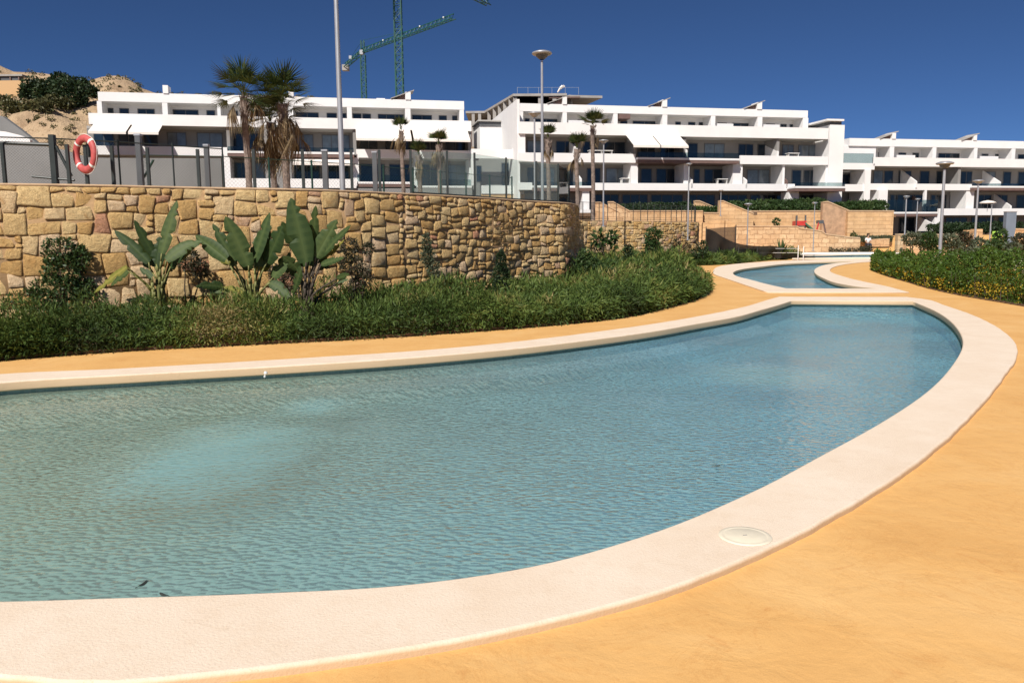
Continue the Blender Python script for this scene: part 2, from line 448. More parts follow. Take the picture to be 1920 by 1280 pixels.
    t.links.new(n5.outputs[0], tr.inputs[0])
    df = nd(t, 'ShaderNodeBsdfDiffuse'); 
    # cloudy water: the wall's warm reflection tinted in at the left, bluer towards the right
    shade = mixc(t, (0.40, 0.49, 0.38), (0.25, 0.55, 0.76), refl_tint.outputs[0])
    fine = nd(t, 'ShaderNodeMapRange'); fine.inputs['From Min'].default_value = 0.36; fine.inputs['From Max'].default_value = 0.62
    fine.inputs['To Min'].default_value = 0.80; fine.inputs['To Max'].default_value = 1.25
    shade = mixc(t, shade, (0.26, 0.50, 0.52), mth('MULTIPLY', tot, 1.9, True))
    t.links.new(shade, df.inputs[0])
    m0 = nd(t, 'ShaderNodeMixShader')
    t.links.new(mth('ADD', mth('MULTIPLY', tot, 0.8), 0.40, True), m0.inputs[0]); t.links.new(tr.outputs[0], m0.inputs[1]); t.links.new(df.outputs[0], m0.inputs[2])
    gl = nd(t, 'ShaderNodeBsdfGlossy'); gl.inputs['Roughness'].default_value = 0.06
    t.links.new(b.outputs[0], gl.inputs['Normal'])
    fr = nd(t, 'ShaderNodeFresnel'); fr.inputs[0].default_value = 1.33
    t.links.new(b.outputs[0], fr.inputs['Normal'])
    mx = nd(t, 'ShaderNodeMixShader')
    t.links.new(fr.outputs[0], mx.inputs[0]); t.links.new(m0.outputs[0], mx.inputs[1]); t.links.new(gl.outputs[0], mx.inputs[2])
    t.links.new(mx.outputs[0], o.inputs[0])
    return m

# ------------------------------------------------------------------ object helpers
def tag(o, label=None, cat=None, group=None, kind=None):
    if label: o['label'] = label
    if cat: o['category'] = cat
    if group: o['group'] = group
    if kind: o['kind'] = kind
    return o
def empty(name, loc=(0, 0, 0), rz=0.0, label=None, cat=None, group=None):
    o = bpy.data.objects.new(name, None)
    COL.objects.link(o)
    o.location = loc
    o.rotation_euler = (0, 0, rz)
    o.empty_display_size = 0.2
    return tag(o, label, cat, group)
def link(name, me, mat, parent=None, smooth=False):
    if mat is not None and not me.materials:
        me.materials.append(mat)
    if smooth:
        me.polygons.foreach_set('use_smooth', [True] * len(me.polygons))
    o = bpy.data.objects.new(name, me)
    COL.objects.link(o)
    if parent is not None:
        o.parent = parent
    return o
def arrays(name, V, Fc, mat, parent=None, rnd=None, smooth=False, uv=None):
    """V (n,3) float, Fc (m,k) int array with k the same for all faces"""
    V = np.asarray(V, dtype=np.float32); Fc = np.asarray(Fc, dtype=np.int32)
    me = bpy.data.meshes.new(name)
    me.vertices.add(len(V)); me.vertices.foreach_set('co', V.ravel())
    k = Fc.shape[1]
    me.loops.add(Fc.size); me.loops.foreach_set('vertex_index', Fc.ravel())
    me.polygons.add(len(Fc))
    me.polygons.foreach_set('loop_start', np.arange(0, Fc.size, k, dtype=np.int32))
    me.polygons.foreach_set('loop_total', np.full(len(Fc), k, dtype=np.int32))
    me.update(calc_edges=True)
    if rnd is not None:
        a = me.attributes.new('rnd', 'FLOAT', 'POINT')
        a.data.foreach_set('value', np.asarray(rnd, dtype=np.float32))
    return link(name, me, mat, parent, smooth)

class MB:
    """collects boxes, bars and tubes and links them as one mesh"""
    def __init__(s): s.v = []; s.f = []
    def box(s, x0, x1, y0, y1, z0, z1):
        b = len(s.v)
        s.v += [(x0, y0, z0), (x1, y0, z0), (x1, y1, z0), (x0, y1, z0), (x0, y0, z1), (x1, y0, z1), (x1, y1, z1), (x0, y1, z1)]
        s.f += [(b, b + 3, b + 2, b + 1), (b + 4, b + 5, b + 6, b + 7), (b, b + 1, b + 5, b + 4), (b + 1, b + 2, b + 6, b + 5), (b + 2, b + 3, b + 7, b + 6), (b + 3, b, b + 4, b + 7)]
        return s
    def tube(s, p0, p1, r0, r1=None, n=8, cap=True):
        r1 = r0 if r1 is None else r1
        p0 = Vector(p0); p1 = Vector(p1)
        d = (p1 - p0)
        if d.length < 1e-6: return s
        d.normalize()
        a = d.orthogonal().normalized(); c = d.cross(a)
        b = len(s.v)
        for p, r in ((p0, r0), (p1, r1)):
            for i in range(n):
                t = 2 * math.pi * i / n
                s.v.append(tuple(p + (a * math.cos(t) + c * math.sin(t)) * r))
        for i in range(n):
            j = (i + 1) % n
            s.f.append((b + i, b + j, b + n + j, b + n + i))
        if cap:
            s.f.append(tuple(b + n - 1 - i for i in range(n)))
            s.f.append(tuple(b + n + i for i in range(n)))
        return s
    def path(s, pts, rads, n=8):
        for i in range(len(pts) - 1):
            s.tube(pts[i], pts[i + 1], rads[i], rads[i + 1], n, True)
        return s
    def lathe(s, prof, n=24, c=(0, 0, 0)):
        b = len(s.v)
        for (r, z) in prof:
            for i in range(n):
                t = 2 * math.pi * i / n
                s.v.append((c[0] + r * math.cos(t), c[1] + r * math.sin(t), c[2] + z))
        for k in range(len(prof) - 1):
            for i in range(n):
                j = (i + 1) % n
                s.f.append((b + k * n + i, b + k * n + j, b + (k + 1) * n + j, b + (k + 1) * n + i))
        return s
    def prism(s, poly, y0, y1):
        """poly in (x,z), extruded along y"""
        b = len(s.v); n = len(poly)
        s.v += [(x, y0, z) for x, z in poly] + [(x, y1, z) for x, z in poly]
        s.f.append(tuple(range(b, b + n))); s.f.append(tuple(b + 2 * n - 1 - i for i in range(n)))
        for i in range(n):
            j = (i + 1) % n
            s.f.append((b + j, b + i, b + n + i, b + n + j))
        return s
    def build(s, name, mat, parent=None, smooth=False, bevel=0.0, loc=None):
        me = bpy.data.meshes.new(name)
        me.from_pydata(s.v, [], s.f)
        bm = bmesh.new(); bm.from_mesh(me)
        bmesh.ops.recalc_face_normals(bm, faces=bm.faces)
        if bevel:
            bmesh.ops.bevel(bm, geom=bm.edges[:], offset=bevel, segments=2, affect='EDGES', clamp_overlap=True)
        bm.to_mesh(me); bm.free()
        o = link(name, me, mat, parent, smooth)
        if loc is not None: o.location = loc
        return o

def catmull(pts, closed=False, n=8):
    P = [Vector(p) for p in pts]
    out = []
    m = len(P)
    rng = range(m if closed else m - 1)
    for i in rng:
        p0 = P[(i - 1) % m] if closed or i > 0 else P[0]
        p1 = P[i]; p2 = P[(i + 1) % m]
        p3 = P[(i + 2) % m] if closed or i + 2 < m else P[-1]
        for k in range(n):
            t = k / n
            d1 = max((p2 - p1).length, 1e-6)
            da = max((p1 - p0).length, 1e-6); dc = max((p3 - p2).length, 1e-6)
            m1 = ((p2 - p1) / d1 * da + (p1 - p0) / da * d1) / (da + d1) if (p1 - p0).length > 1e-5 else (p2 - p1) / d1
            m2 = ((p3 - p2) / dc * d1 + (p2 - p1) / d1 * dc) / (d1 + dc) if (p3 - p2).length > 1e-5 else (p2 - p1) / d1
            out.append((2 * t ** 3 - 3 * t * t + 1) * p1 + (t ** 3 - 2 * t * t + t) * m1 * d1 + (3 * t * t - 2 * t ** 3) * p2 + (t ** 3 - t * t) * m2 * d1)
    if not closed: out.append(P[-1])
    return out
def offset_loop(L, d):
    """offset a closed 2D loop outwards by d (loop of Vectors)"""
    n = len(L)
    area = sum(L[i].x * L[(i + 1) % n].y - L[(i + 1) % n].x * L[i].y for i in range(n))
    s = 1 if area > 0 else -1
    out = []
    for i in range(n):
        t = (L[(i + 1) % n] - L[i - 1]); t.z = 0; t.normalize()
        nn = Vector((t.y, -t.x, 0)) * s
        out.append(L[i] + nn * d)
    return out
def fill(name, loops, z, mat, extrude=0.0, bevel=0.0, parent=None, kind=None):
    """flat area bounded by loops (outer and holes), optionally with thickness and rounded edges"""
    cu = bpy.data.curves.new(name, 'CURVE'); cu.dimensions = '2D'; cu.fill_mode = 'BOTH'
    cu.extrude = extrude; cu.bevel_depth = bevel; cu.bevel_resolution = 3
    for L in loops:
        sp = cu.splines.new('POLY'); sp.points.add(len(L) - 1)
        sp.points.foreach_set('co', [c for p in L for c in (p[0], p[1], 0, 1)])
        sp.use_cyclic_u = True
    tmp = bpy.data.objects.new('tmp', cu); COL.objects.link(tmp)
    dg = bpy.context.evaluated_depsgraph_get(); dg.update()
    me = bpy.data.meshes.new_from_object(tmp.evaluated_get(dg))
    me.name = name
    bpy.data.objects.remove(tmp)
    o = link(name, me, mat, parent)
    o.location.z = z
    if kind: o['kind'] = kind
    return o
def inside(P, poly):
    x, y = P[:, 0], P[:, 1]
    r = np.zeros(len(P), bool)
    n = len(poly)
    j = n - 1
    for i in range(n):
        xi, yi = poly[i][0], poly[i][1]; xj, yj = poly[j][0], poly[j][1]
        c = ((yi > y) != (yj > y)) & (x < (xj - xi) * (y - yi) / (yj - yi + 1e-12) + xi)
        r ^= c
        j = i
    return r
def edge_dist(P, poly):
    d = np.full(len(P), 1e9)
    for i in range(len(poly)):
        a = np.array(poly[i][:2]); b = np.array(poly[(i + 1) % len(poly)][:2])
        ab = b - a; L = (ab ** 2).sum() + 1e-12
        t = np.clip(((P[:, :2] - a) @ ab) / L, 0, 1)
        q = a + t[:, None] * ab
        d = np.minimum(d, np.hypot(P[:, 0] - q[:, 0], P[:, 1] - q[:, 1]))
    return d
def vnoise(P, sc, seed=0):
    """cheap smooth value noise in numpy (2D/3D points)"""
    q = P * sc + seed * 17.3
    i = np.floor(q).astype(np.int64); f = q - i; f = f * f * (3 - 2 * f)
    out = 0
    D = P.shape[1]
    for c in range(2 ** D):
        w = 1; h = 0
        for k in range(D):
            b = (c >> k) & 1
            w = w * (f[:, k] if b else 1 - f[:, k])
            h = h + (i[:, k] + b) * (73856093, 19349663, 83492791)[k]
        h = (h ^ (h >> 13)) * 1274126177
        out = out + w * ((h & 0xffff) / 65535.0)
    return out
def leafmesh(name, P, D, L, W, mat, parent=None, rnd=None, fold=0.0):
    """one diamond leaf per point"""
    n = len(P)
    D = D / (np.linalg.norm(D, axis=1, keepdims=True) + 1e-9)
    r = RNG.normal(size=(n, 3))
    Wv = np.cross(D, r); Wv /= (np.linalg.norm(Wv, axis=1, keepdims=True) + 1e-9)
    L = np.broadcast_to(np.asarray(L, float), (n,))[:, None]; W = np.broadcast_to(np.asarray(W, float), (n,))[:, None]
    mid = P + D * L * 0.45
    V = np.stack([P, mid + Wv * W, P + D * L, mid - Wv * W], axis=1).reshape(-1, 3)
    Fc = np.arange(4 * n).reshape(n, 4)
    if rnd is None: rnd = RNG.random(n)
    o = arrays(name, V, Fc, mat, parent, np.repeat(rnd, 4))
    return o
def rdir(n, up=0.0):
    d = RNG.normal(size=(n, 3)); d /= np.linalg.norm(d, axis=1, keepdims=True)
    d[:, 2] += up
    return d
def ellipsoid_pts(c, r, n, shell=0.55):
    d = RNG.normal(size=(n, 3)); d /= np.linalg.norm(d, axis=1, keepdims=True)
    rad = shell + (1 - shell) * RNG.random(n) ** 0.7
    lump = 0.75 + 0.5 * vnoise(d * 1.0 + 5 + np.array(c), 1.7, 3)
    return np.array(c) + d * (rad * lump)[:, None] * np.array(r), d
def bush(name, label, cat, Y, blobs, leaf, mat, dens=1.0, base=None, depth=0.7, group=None, stems=3, up=0.25, ground=0.0, wr=0.28):
    """blobs = (px, py, rx, ry) ellipses surveyed in the photograph at depth Y; > foliage, stem"""
    b0 = AT(blobs[0][0] if base is None else base, 500, Y)
    root = empty(name, (b0.x, Y, ground), 0, label, cat, group)
    PP = []; DD = []
    tops = []
    for (px, py, rx, ry) in blobs:
        c = AT(px, py, Y); k = Y / F
        c.y += random.uniform(-0.2, 0.2) * rx * k
        vol = rx * ry
        n = int(max(30, dens * vol * 0.55 * min(4.0, max(1.0, (Y / 14) ** 2 * (0.07 / leaf) ** 2))))
        P, D = ellipsoid_pts((c.x, c.y, c.z), (rx * k, max(rx * k * depth, 0.05), ry * k), n)
        keep = P[:, 2] > ground + 0.02
        PP.append(P[keep]); DD.append(D[keep]); tops.append(c)
    P = np.concatenate(PP) - np.array(root.location); D = np.concatenate(DD)
    D = D * 0.6 + rdir(len(D), up) * 0.8
    rn = np.clip(0.55 * RNG.random(len(P)) + 0.5 * vnoise(P, 3.0 / (leaf * 12), 2) - 0.02, 0, 1)
    leafmesh('foliage', P, D, leaf * RNG.uniform(0.6, 1.3, len(P)), leaf * wr * RNG.uniform(0.7, 1.2, len(P)), mat, root, rn)
    mb = MB()
    for i in range(stems):
        mb = MB()
        tgt = tops[i % len(tops)] - Vector(root.location)
        tgt += Vector((random.uniform(-.1, .1), random.uniform(-.1, .1), 0))
        s0 = Vector((random.uniform(-.05, .05), random.uniform(-.05, .05), 0))
        mid = s0.lerp(tgt, 0.5) + Vector((random.uniform(-.06, .06), 0, 0.05))
        r = 0.008 * Y / 14 + 0.008
        mb.path([s0, mid, tgt], [r, r * 0.8, r * 0.5], 6)
        mb.build('stem', M['stemdark'], root)
    return root

# ================================================================== SETTING: pools, deck, ground
def GL(pts, z=0.0): return [G(x, y, z) for x, y in pts]
TOPZ = 0.04
near1 = GL([(0, 1128), (200, 1122), (500, 1112), (750, 1098), (1000, 1062), (1200, 1008), (1400, 928), (1550, 850), (1650, 795), (1740, 735), (1790, 682), (1808, 643), (1796, 614), (1762, 586), (1712, 564)], TOPZ)
far1 = GL([(1484, 563), (1462, 570), (1420, 582), (1384, 592), (1300, 607), (1232, 619), (1100, 637), (960, 653), (750, 671), (500, 687), (250, 701), (0, 716)], TOPZ)
lob1 = [Vector(p) for p in ((-6.9, 8.0, 0), (-8.0, 6.6, 0), (-7.3, 5.0, 0), (-5.0, 3.95, 0))]
in1 = [Vector((p.x, p.y, 0)) for p in catmull(far1 + lob1 + near1, False, 6)]
out_near = GL([(212, 1272), (480, 1248), (700, 1220), (960, 1173), (1200, 1115), (1400, 1040), (1600, 938), (1720, 860), (1820, 773), (1880, 703), (1905, 662), (1900, 640), (1870, 614), (1822, 590), (1770, 572), (1735, 561), (1700, 556.5)], TOPZ)
out_far = GL([(1462, 556), (1440, 562), (1400, 574), (1350, 585), (1250, 603), (1132, 620), (960, 641), (760, 659), (600, 669), (400, 681), (200, 692), (0, 701)], TOPZ)
lobo = [Vector(p) for p in ((-7.3, 8.55, 0), (-8.7, 6.7, 0), (-7.7, 4.5, 0), (-5.0, 3.35, 0), (-2.6, 2.93, 0))]
out1 = [Vector((p.x, p.y, 0)) for p in catmull(out_far + lobo + out_near, False, 6)]
def wobble(L, amp, sc=4.0):
    out = []
    for a, b in zip(L, L[1:] + L[:1]):
        k = max(1, min(8, int((b - a).length / .06)))
        for i in range(k): out.append(a.lerp(b, i / k))
    n = len(out); res = []
    for i, p in enumerate(out):
        t = (out[(i + 1) % n] - out[i - 1]); t.normalize(); q = Vector((t.y, -t.x, 0))
        res.append(p + q * amp * (noise.noise(p * sc) + .5 * noise.noise(p * sc * 3.1)))
    return res
out1 = wobble(out1, .009, 2.5)
in2 = [Vector((p.x, p.y, 0)) for p in catmull(GL([(1602, 489.3), (1550, 490.6), (1500, 492.5), (1430, 499), (1388, 505), (1374, 511), (1380, 517), (1410, 525), (1440, 533), (1474, 540.5)], TOPZ), False, 5)
       + catmull(GL([(1652, 541), (1612, 537), (1577, 531.5), (1545, 521), (1528, 510), (1532, 502), (1550, 496), (1577, 492.3), (1600, 490.6)], TOPZ), False, 5)]
out2 = [Vector((p.x, p.y, 0)) for p in catmull(GL([(1660, 485), (1560, 486), (1492, 487.8), (1420, 491.5), (1361, 497), (1338, 507), (1341, 514), (1361, 521), (1400, 534), (1441, 547.5)], TOPZ), False, 5)
        + catmull(GL([(1703, 547.5), (1660, 536), (1620, 528), (1577, 517), (1558, 510), (1556, 505), (1575, 497), (1610, 492), (1650, 489)], TOPZ), False, 5)]
in3 = [Vector(p) for p in ((20.5, 58.3, 0), (38, 58.8, 0), (48, 61, 0), (48, 70, 0), (30, 70.5, 0), (24.0, 66, 0))]
out3 = offset_loop(in3, 0.7)

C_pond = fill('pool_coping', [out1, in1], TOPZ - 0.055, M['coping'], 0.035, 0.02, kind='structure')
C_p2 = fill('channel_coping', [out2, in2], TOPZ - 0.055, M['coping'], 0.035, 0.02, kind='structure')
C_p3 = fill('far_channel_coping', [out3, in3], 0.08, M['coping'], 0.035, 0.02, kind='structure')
h1 = offset_loop(in1, 0.22); h2 = offset_loop(in2, 0.15); h3 = offset_loop(in3, 0.25)
deck_out = [Vector(p) for p in ((-30, -6, 0), (60, -6, 0), (75, 20, 0), (75, 74, 0), (-30, 74, 0))]
fill('deck', [deck_out, h1, h2, h3], 0.0, M['deck'], kind='structure')

def basin(name, loop, zb, ztop=-0.012, wl=-0.12):
    L = offset_loop(loop, 0.055)
    n = len(L)
    Fc = [(i, (i + 1) % n, n + (i + 1) % n, n + i) for i in range(n)]
    for nm, za, zc, mt in (('_tile_band', ztop, wl - .02, M['mosaicwall']), ('_wall', wl - .021, zb, M['mosaic'])):
        V = [(p.x, p.y, za) for p in L] + [(p.x, p.y, zc) for p in L]
        o = arrays(name + nm, V, Fc, mt); o['kind'] = 'structure'
    fill(name + '_floor', [offset_loop(loop, 0.06)], zb, M['mosaic'], kind='structure')
basin('pool', in1, -0.40)
basin('channel', in2, -0.40)
basin('far_channel', in3, -0.35, 0.05, -.04)
WZ = -0.12
_b = [Vector((p.x, p.y, 0)) for p in catmull(far1[2:], False, 6)]
_in = []
for i, p in enumerate(_b):
    t_ = (_b[min(i + 1, len(_b) - 1)] - _b[max(i - 1, 0)]); t_.normalize()
    _in.append(p + Vector((-t_.y, t_.x, 0)) * (0.70 * min(1, i / 6)))
fill('pool_bench', [_b + _in[::-1]], -0.325, M['benchtile'], 0.07, 0, kind='structure')
def patch(px, py, prx, pry, k):
    c = G(px, py, WZ); a = G(px + prx, py, WZ); b = G(px, py - pry, WZ)
    return (c.x, c.y, (a - c).length, (b - c).length, k)
WM = watermat([patch(400, 850, 215, 70, 0.40), patch(590, 762, 80, 22, 0.40), patch(1420, 702, 170, 26, 0.34), patch(1560, 603, 90, 8, 0.36)])
fill('pool_water', [offset_loop(in1, 0.05)], WZ, WM, kind='structure')
fill('channel_water', [offset_loop(in2, 0.05)], WZ, WM, kind='structure')
fill('far_channel_water', [offset_loop(in3, 0.05)], -0.04, WM, kind='structure')

# base terrain: one sheet out to the horizon, below the pools, rising behind into the hillside
RIDGE = [(-1400, 95), (-700, 105), (-300, 128), (-120, 122), (0, 127), (25, 131), (60, 148), (110, 150), (160, 158), (180, 166), (200, 163), (215, 158), (240, 154), (262, 156), (280, 168), (300, 182), (330, 188), (420, 189), (560, 190), (600, 194), (650, 203), (740, 216), (850, 235), (960, 260), (1200, 300), (2000, 380), (3500, 440)]
rx = np.array([a for a, b in RIDGE], float); ry = np.array([b for a, b in RIDGE], float)
YR = 230.0
def terrain():
    xs = np.concatenate([np.linspace(-3000, -330, 14), np.linspace(-300, 60, 150), np.linspace(80, 400, 22), np.linspace(500, 3000, 12)])
    ys = np.concatenate([np.linspace(-300, 80, 24), np.linspace(95, 110, 2), np.linspace(113, 300, 90), np.linspace(330, 600, 10), np.linspace(800, 5000, 12)])
    X, Y = np.meshgrid(xs, ys)
    px = 960 + F * X / np.maximum(Y, 1.0)
    hor = 450 - 0.0087 * (px - 960)
    top = CAMZ + (hor - np.interp(px, rx, ry)) / F * YR * 1.005
    t = np.clip((Y - 112) / (YR - 112), 0, 1)
    # lower shoulder of bare sand in front, scrub above
    prof = 0.10 * t + 0.90 * t ** 1.35
    pts = np.stack([X.ravel(), Y.ravel()], 1)
    nz = (vnoise(pts, 0.06, 1) - .2) * 6 + (vnoise(pts, 0.15, 2) - .5) * 5 + (vnoise(pts, 0.42, 3) - .5) * 2.4 - np.abs(vnoise(pts * np.array([1, .35]), 0.22, 5) - .5) * 6
    nz = nz.reshape(X.shape) * np.clip(t * (1.0 - t) * 4, 0, 1)
    back = np.clip((Y - YR) / 400, 0, 1)
    Z = np.where(Y < 112, -0.9, -0.9 + (top + 0.9) * prof * (1 - 0.9 * back) + nz)
    Z = np.maximum(Z, -0.9)
    V = np.stack([X, Y, Z], -1).reshape(-1, 3)
    ny, nx = X.shape
    i = np.arange(ny - 1)[:, None] * nx + np.arange(nx - 1)[None, :]
    Fc = np.stack([i, i + 1, i + nx + 1, i + nx], -1).reshape(-1, 4)
    m, tt, o = newmat('sandy_hill')
    p = nd(tt, 'ShaderNodeBsdfPrincipled'); p.inputs['Roughness'].default_value = 0.95
    n = noise_n(tt, 0.11, 7, 0.65, 'World', 0.6)
    r = ramp(tt, [(0.28, (0.26, 0.17, 0.10)), (0.45, (0.44, 0.31, 0.19)), (0.7, (0.56, 0.41, 0.25))])
    tt.links.new(n.outputs[0], r.inputs[0])
    n2 = noise_n(tt, 0.8, 4, 0.7, 'World')
    r2 = ramp(tt, [(0.32, (0.35, 0.32, 0.22)), (0.42, (1, 1, 1))])
    tt.links.new(n2.outputs[0], r2.inputs[0])
    c = mixc(tt, r.outputs[0], r2.outputs[0], 0.75, 'MULTIPLY')
    tt.links.new(c, p.inputs['Base Color'])
    nb = noise_n(tt, 0.5, 6, 0.7, 'World'); b = nd(tt, 'ShaderNodeBump'); b.inputs['Strength'].default_value = 0.8; b.inputs['Distance'].default_value = 1.2
    tt.links.new(nb.outputs[0], b.inputs['Height']); tt.links.new(b.outputs[0], p.inputs['Normal'])
    tt.links.new(p.outputs[0], o.inputs[0])
    og = arrays('ground', V, Fc, m, smooth=True)
    og['kind'] = 'structure'
terrain()
def ground_hit(px, py):
    ob = bpy.data.objects['ground']
    hit, loc_, nrm, idx = ob.ray_cast(Vector((0, 0, CAMZ)) + ray(px, py) * 110, ray(px, py))
    return loc_ if hit else AT(px, py, 185)

# ------------------------------------------------------------------ retaining walls of golden stone
WT = 2.7
def T(px, py): p = G(px, py, WT); return Vector((p.x, p.y, 0))
w1pts = [Vector((-20, 14.2, 0)), Vector((-15.5, 14.4, 0)), T(0, 343.5), T(180, 346), T(350, 350), T(600, 355), T(740, 361), T(880, 368.5), T(1000, 376.5), Vector((1.62, 24.2, 0)), Vector((2.03, 25.6, 0)), Vector((2.28, 27.8, 0)), Vector((2.4, 31, 0)), Vector((2.5, 36, 0))]
w1 = catmull(w1pts, False, 10)
w2pts = [Vector((2.5, 36, 0)), Vector((2.75, 40, 0)), Vector((3.2, 43.5, 0)), T(1092, 412.5), T(1130, 413.2), T(1200, 414), T(1290, 416), Vector((12.6, 55, 0)), Vector((13.2, 57, 0)), Vector((13.3, 62, 0))]
w2 = catmull(w2pts, False, 10)
class Path:
    def __init__(s, L):
        s.P = np.array([(p.x, p.y) for p in L]); d = np.hypot(*np.diff(s.P, axis=0).T)
        s.S = np.concatenate([[0], np.cumsum(d)]); s.len = s.S[-1]
        T_ = np.gradient(s.P, axis=0); T_ /= np.hypot(T_[:, 0], T_[:, 1])[:, None]
        s.N = np.stack([T_[:, 1], -T_[:, 0]], 1)
    def at(s, q):
        q = np.asarray(q, float)
        p = np.stack([np.interp(q, s.S, s.P[:, k]) for k in (0, 1)], -1)
        n = np.stack([np.interp(q, s.S, s.N[:, k]) for k in (0, 1)], -1)
        return p, n / np.hypot(n[..., 0], n[..., 1])[..., None]
PW1, PW2 = Path(w1), Path(w2)
def stones(path, s0, s1, z0, z1, cw, ch, sizes, seed):
    rs = random.Random(seed)
    nx = int((s1 - s0) / cw); nz = int(round((z1 - z0) / ch)); ch = (z1 - z0) / nz
    occ = np.zeros((nx, nz), bool)
    out = []
    for j in range(nz):
        for i in range(nx):
            if occ[i, j]: continue
            sz = sizes[:]
            rs.shuffle(sz)
            for (a, b) in sz + [(1, 1)]:
                if i + a <= nx and j + b <= nz and not occ[i:i + a, j:j + b].any():
                    occ[i:i + a, j:j + b] = True
                    out.append((i, j, a, b)); break
    res = []
    for (i, j, a, b) in out:
        ku = 4 if a > 1 else 3; kv = 4 if b > 1 else 3
        if a * b == 1: ku = kv = 3
        eu = 0.035 / (a * cw); ev = 0.035 / (b * ch)
        uu = np.array([0, eu, 1 - eu, 1]); vv = np.array([0, ev, 1 - ev, 1]); ku = kv = 4
        U, Vv = np.meshgrid(uu, vv)
        s_ = s0 + (i + U * a) * cw; z_ = z0 + (j + Vv * b) * ch
        q = np.stack([s_.ravel() / cw, z_.ravel() / ch], 1)
        wz = np.where((j + Vv * b) >= nz - 0.01, 0.15, 1.0).ravel()
        s_ = s_.ravel() + (vnoise(q, 0.7, seed) - .5) * cw * 0.85
        z_ = z_.ravel() + (vnoise(q, 0.7, seed + 5) - .5) * ch * 0.85 * wz
        cs, cz = s_.mean(), z_.mean()
        hw, hh = a * cw / 2, b * ch / 2
        gap = 0.0055
        s_ = cs + (s_ - cs) * (1 - gap / hw); z_ = cz + (z_ - cz) * (1 - gap / hh)
        u2, v2 = np.abs(U.ravel() * 2 - 1), np.abs(Vv.ravel() * 2 - 1)
        corner = (u2 > .99) & (v2 > .99)
        s_ = np.where(corner, cs + (s_ - cs) * (1 - .008 / hw), s_); z_ = np.where(corner, cz + (z_ - cz) * (1 - .008 / hh), z_)
        proud = rs.uniform(0.036, 0.060)
        edge = np.maximum(u2, v2) > .99
        dep = np.where(edge, proud - 0.014, proud) + RNG.uniform(-0.008, 0.010, len(s_)) * np.where(edge, 0.4, 1)
        tx, tz = rs.uniform(-.03, .03), rs.uniform(-.035, .02)
        dep = dep + (U.ravel() - .5) * tx + (Vv.ravel() - .5) * tz
        p, n = path.at(s_)
        V = np.zeros((ku * kv, 3)); V[:, :2] = p + n * dep[:, None]; V[:, 2] = z_
        Fc = []
        for r in range(kv - 1):
            for c in range(ku - 1):
                k = r * ku + c
                Fc.append((k, k + 1, k + ku + 1, k + ku))
        ring = list(range(ku)) + [r * ku + ku - 1 for r in range(1, kv)] + [(kv - 1) * ku + c for c in range(ku - 2, -1, -1)] + [r * ku for r in range(kv - 2, 0, -1)]
        pb, nb = path.at(s_[ring])
        B = np.zeros((len(ring), 3)); B[:, :2] = pb - nb * 0.02; B[:, 2] = z_[ring]
        n0 = len(V)
        V = np.concatenate([V, B])
        m = len(ring)
        for k in range(m):
            Fc.append((ring[k], n0 + k, n0 + (k + 1) % m, ring[(k + 1) % m]))
        res.append((cs, cz, V, np.array(Fc), rs.random()))
    return res
def wall_core(name, path, s0, s1, z0, z1, th, label, cat):
    q = np.linspace(s0, s1, int((s1 - s0) / 0.25) + 2)
    p, n = path.at(q)
    m0 = p[len(p) // 2]
    root = empty(name, (m0[0], m0[1], 0), 0, label, cat)
    def strip(nm, off_a, za, off_b, zb, mat):
        A = np.concatenate([p + n * off_a, np.full((len(p), 1), za)], 1); Bv = np.concatenate([p + n * off_b, np.full((len(p), 1), zb)], 1)
        return A, Bv
    def body(nm, oa, ob, za, zb, mat):
        rings = [np.concatenate([p + n * o_, np.full((len(p), 1), z_)], 1) for o_, z_ in ((oa, za), (oa, zb), (ob, zb), (ob, za))]
        V = np.concatenate(rings) - np.array(root.location); k = len(p)
        Fc = []
        for a in range(4):
            b = (a + 1) % 4
            for i in range(k - 1):
                Fc.append((a * k + i, a * k + i + 1, b * k + i + 1, b * k + i))
        Fc += [(0, k, 2 * k, 3 * k), (k - 1, 4 * k - 1, 3 * k - 1, 2 * k - 1)]
        return arrays(nm, V, Fc, mat, root)
    body('core', 0.026, -th, z0, z1 - 0.05, M['mortar'])
    body('coping', 0.035, -th - 0.03, z1 - 0.045, z1, M['cap'])
    return root
SZ_BIG = [(3, 2), (3, 3), (2, 2), (3, 2), (4, 3), (2, 2), (2, 1), (3, 3), (2, 3), (4, 2), (3, 2)]
SZ_SM = [(3, 2), (2, 2), (2, 1), (2, 2), (3, 1), (3, 2), (1, 1), (2, 1)]
wall1 = wall_core('stone_retaining_wall', PW1, 0, PW1.len, -0.1, WT, 0.45, 'long curved retaining wall of golden stone behind the pool planting', 'stone wall')
sA = PW1.S[int(np.argmin(np.abs(PW1.P[:, 0] + 12.5)))]
sM = PW1.S[int(np.argmin(np.hypot(PW1.P[:, 0] + 2.4, PW1.P[:, 1] - 18.6)))]
st = stones(PW1, sA, sM, 0.15, WT - 0.045, 0.135, 0.128, SZ_BIG, 11) + stones(PW1, sM, PW1.len - 3, 0.15, WT - 0.045, 0.13, 0.112, SZ_SM, 23)
wloc = np.array(wall1.location)
def sortkey(it):
    p, _ = PW1.at(it[0]); px = 960 + F * p[0] / p[1]
    area = np.ptp(it[2][:, 2]) * np.ptp(it[2][:, 0]) / (p[1] ** 2)
    return -area if -20 < px and it[1] > 0.75 else 1 - area
st.sort(key=sortkey)
for k, (cs, cz, V, Fc, rn) in enumerate(st[:300]):
    p, _ = PW1.at(cs)
    c = np.array((p[0], p[1], cz))
    o = arrays('stone', V - c, Fc, M['stone'], wall1, np.full(len(V), rn))
    o.location = c - wloc
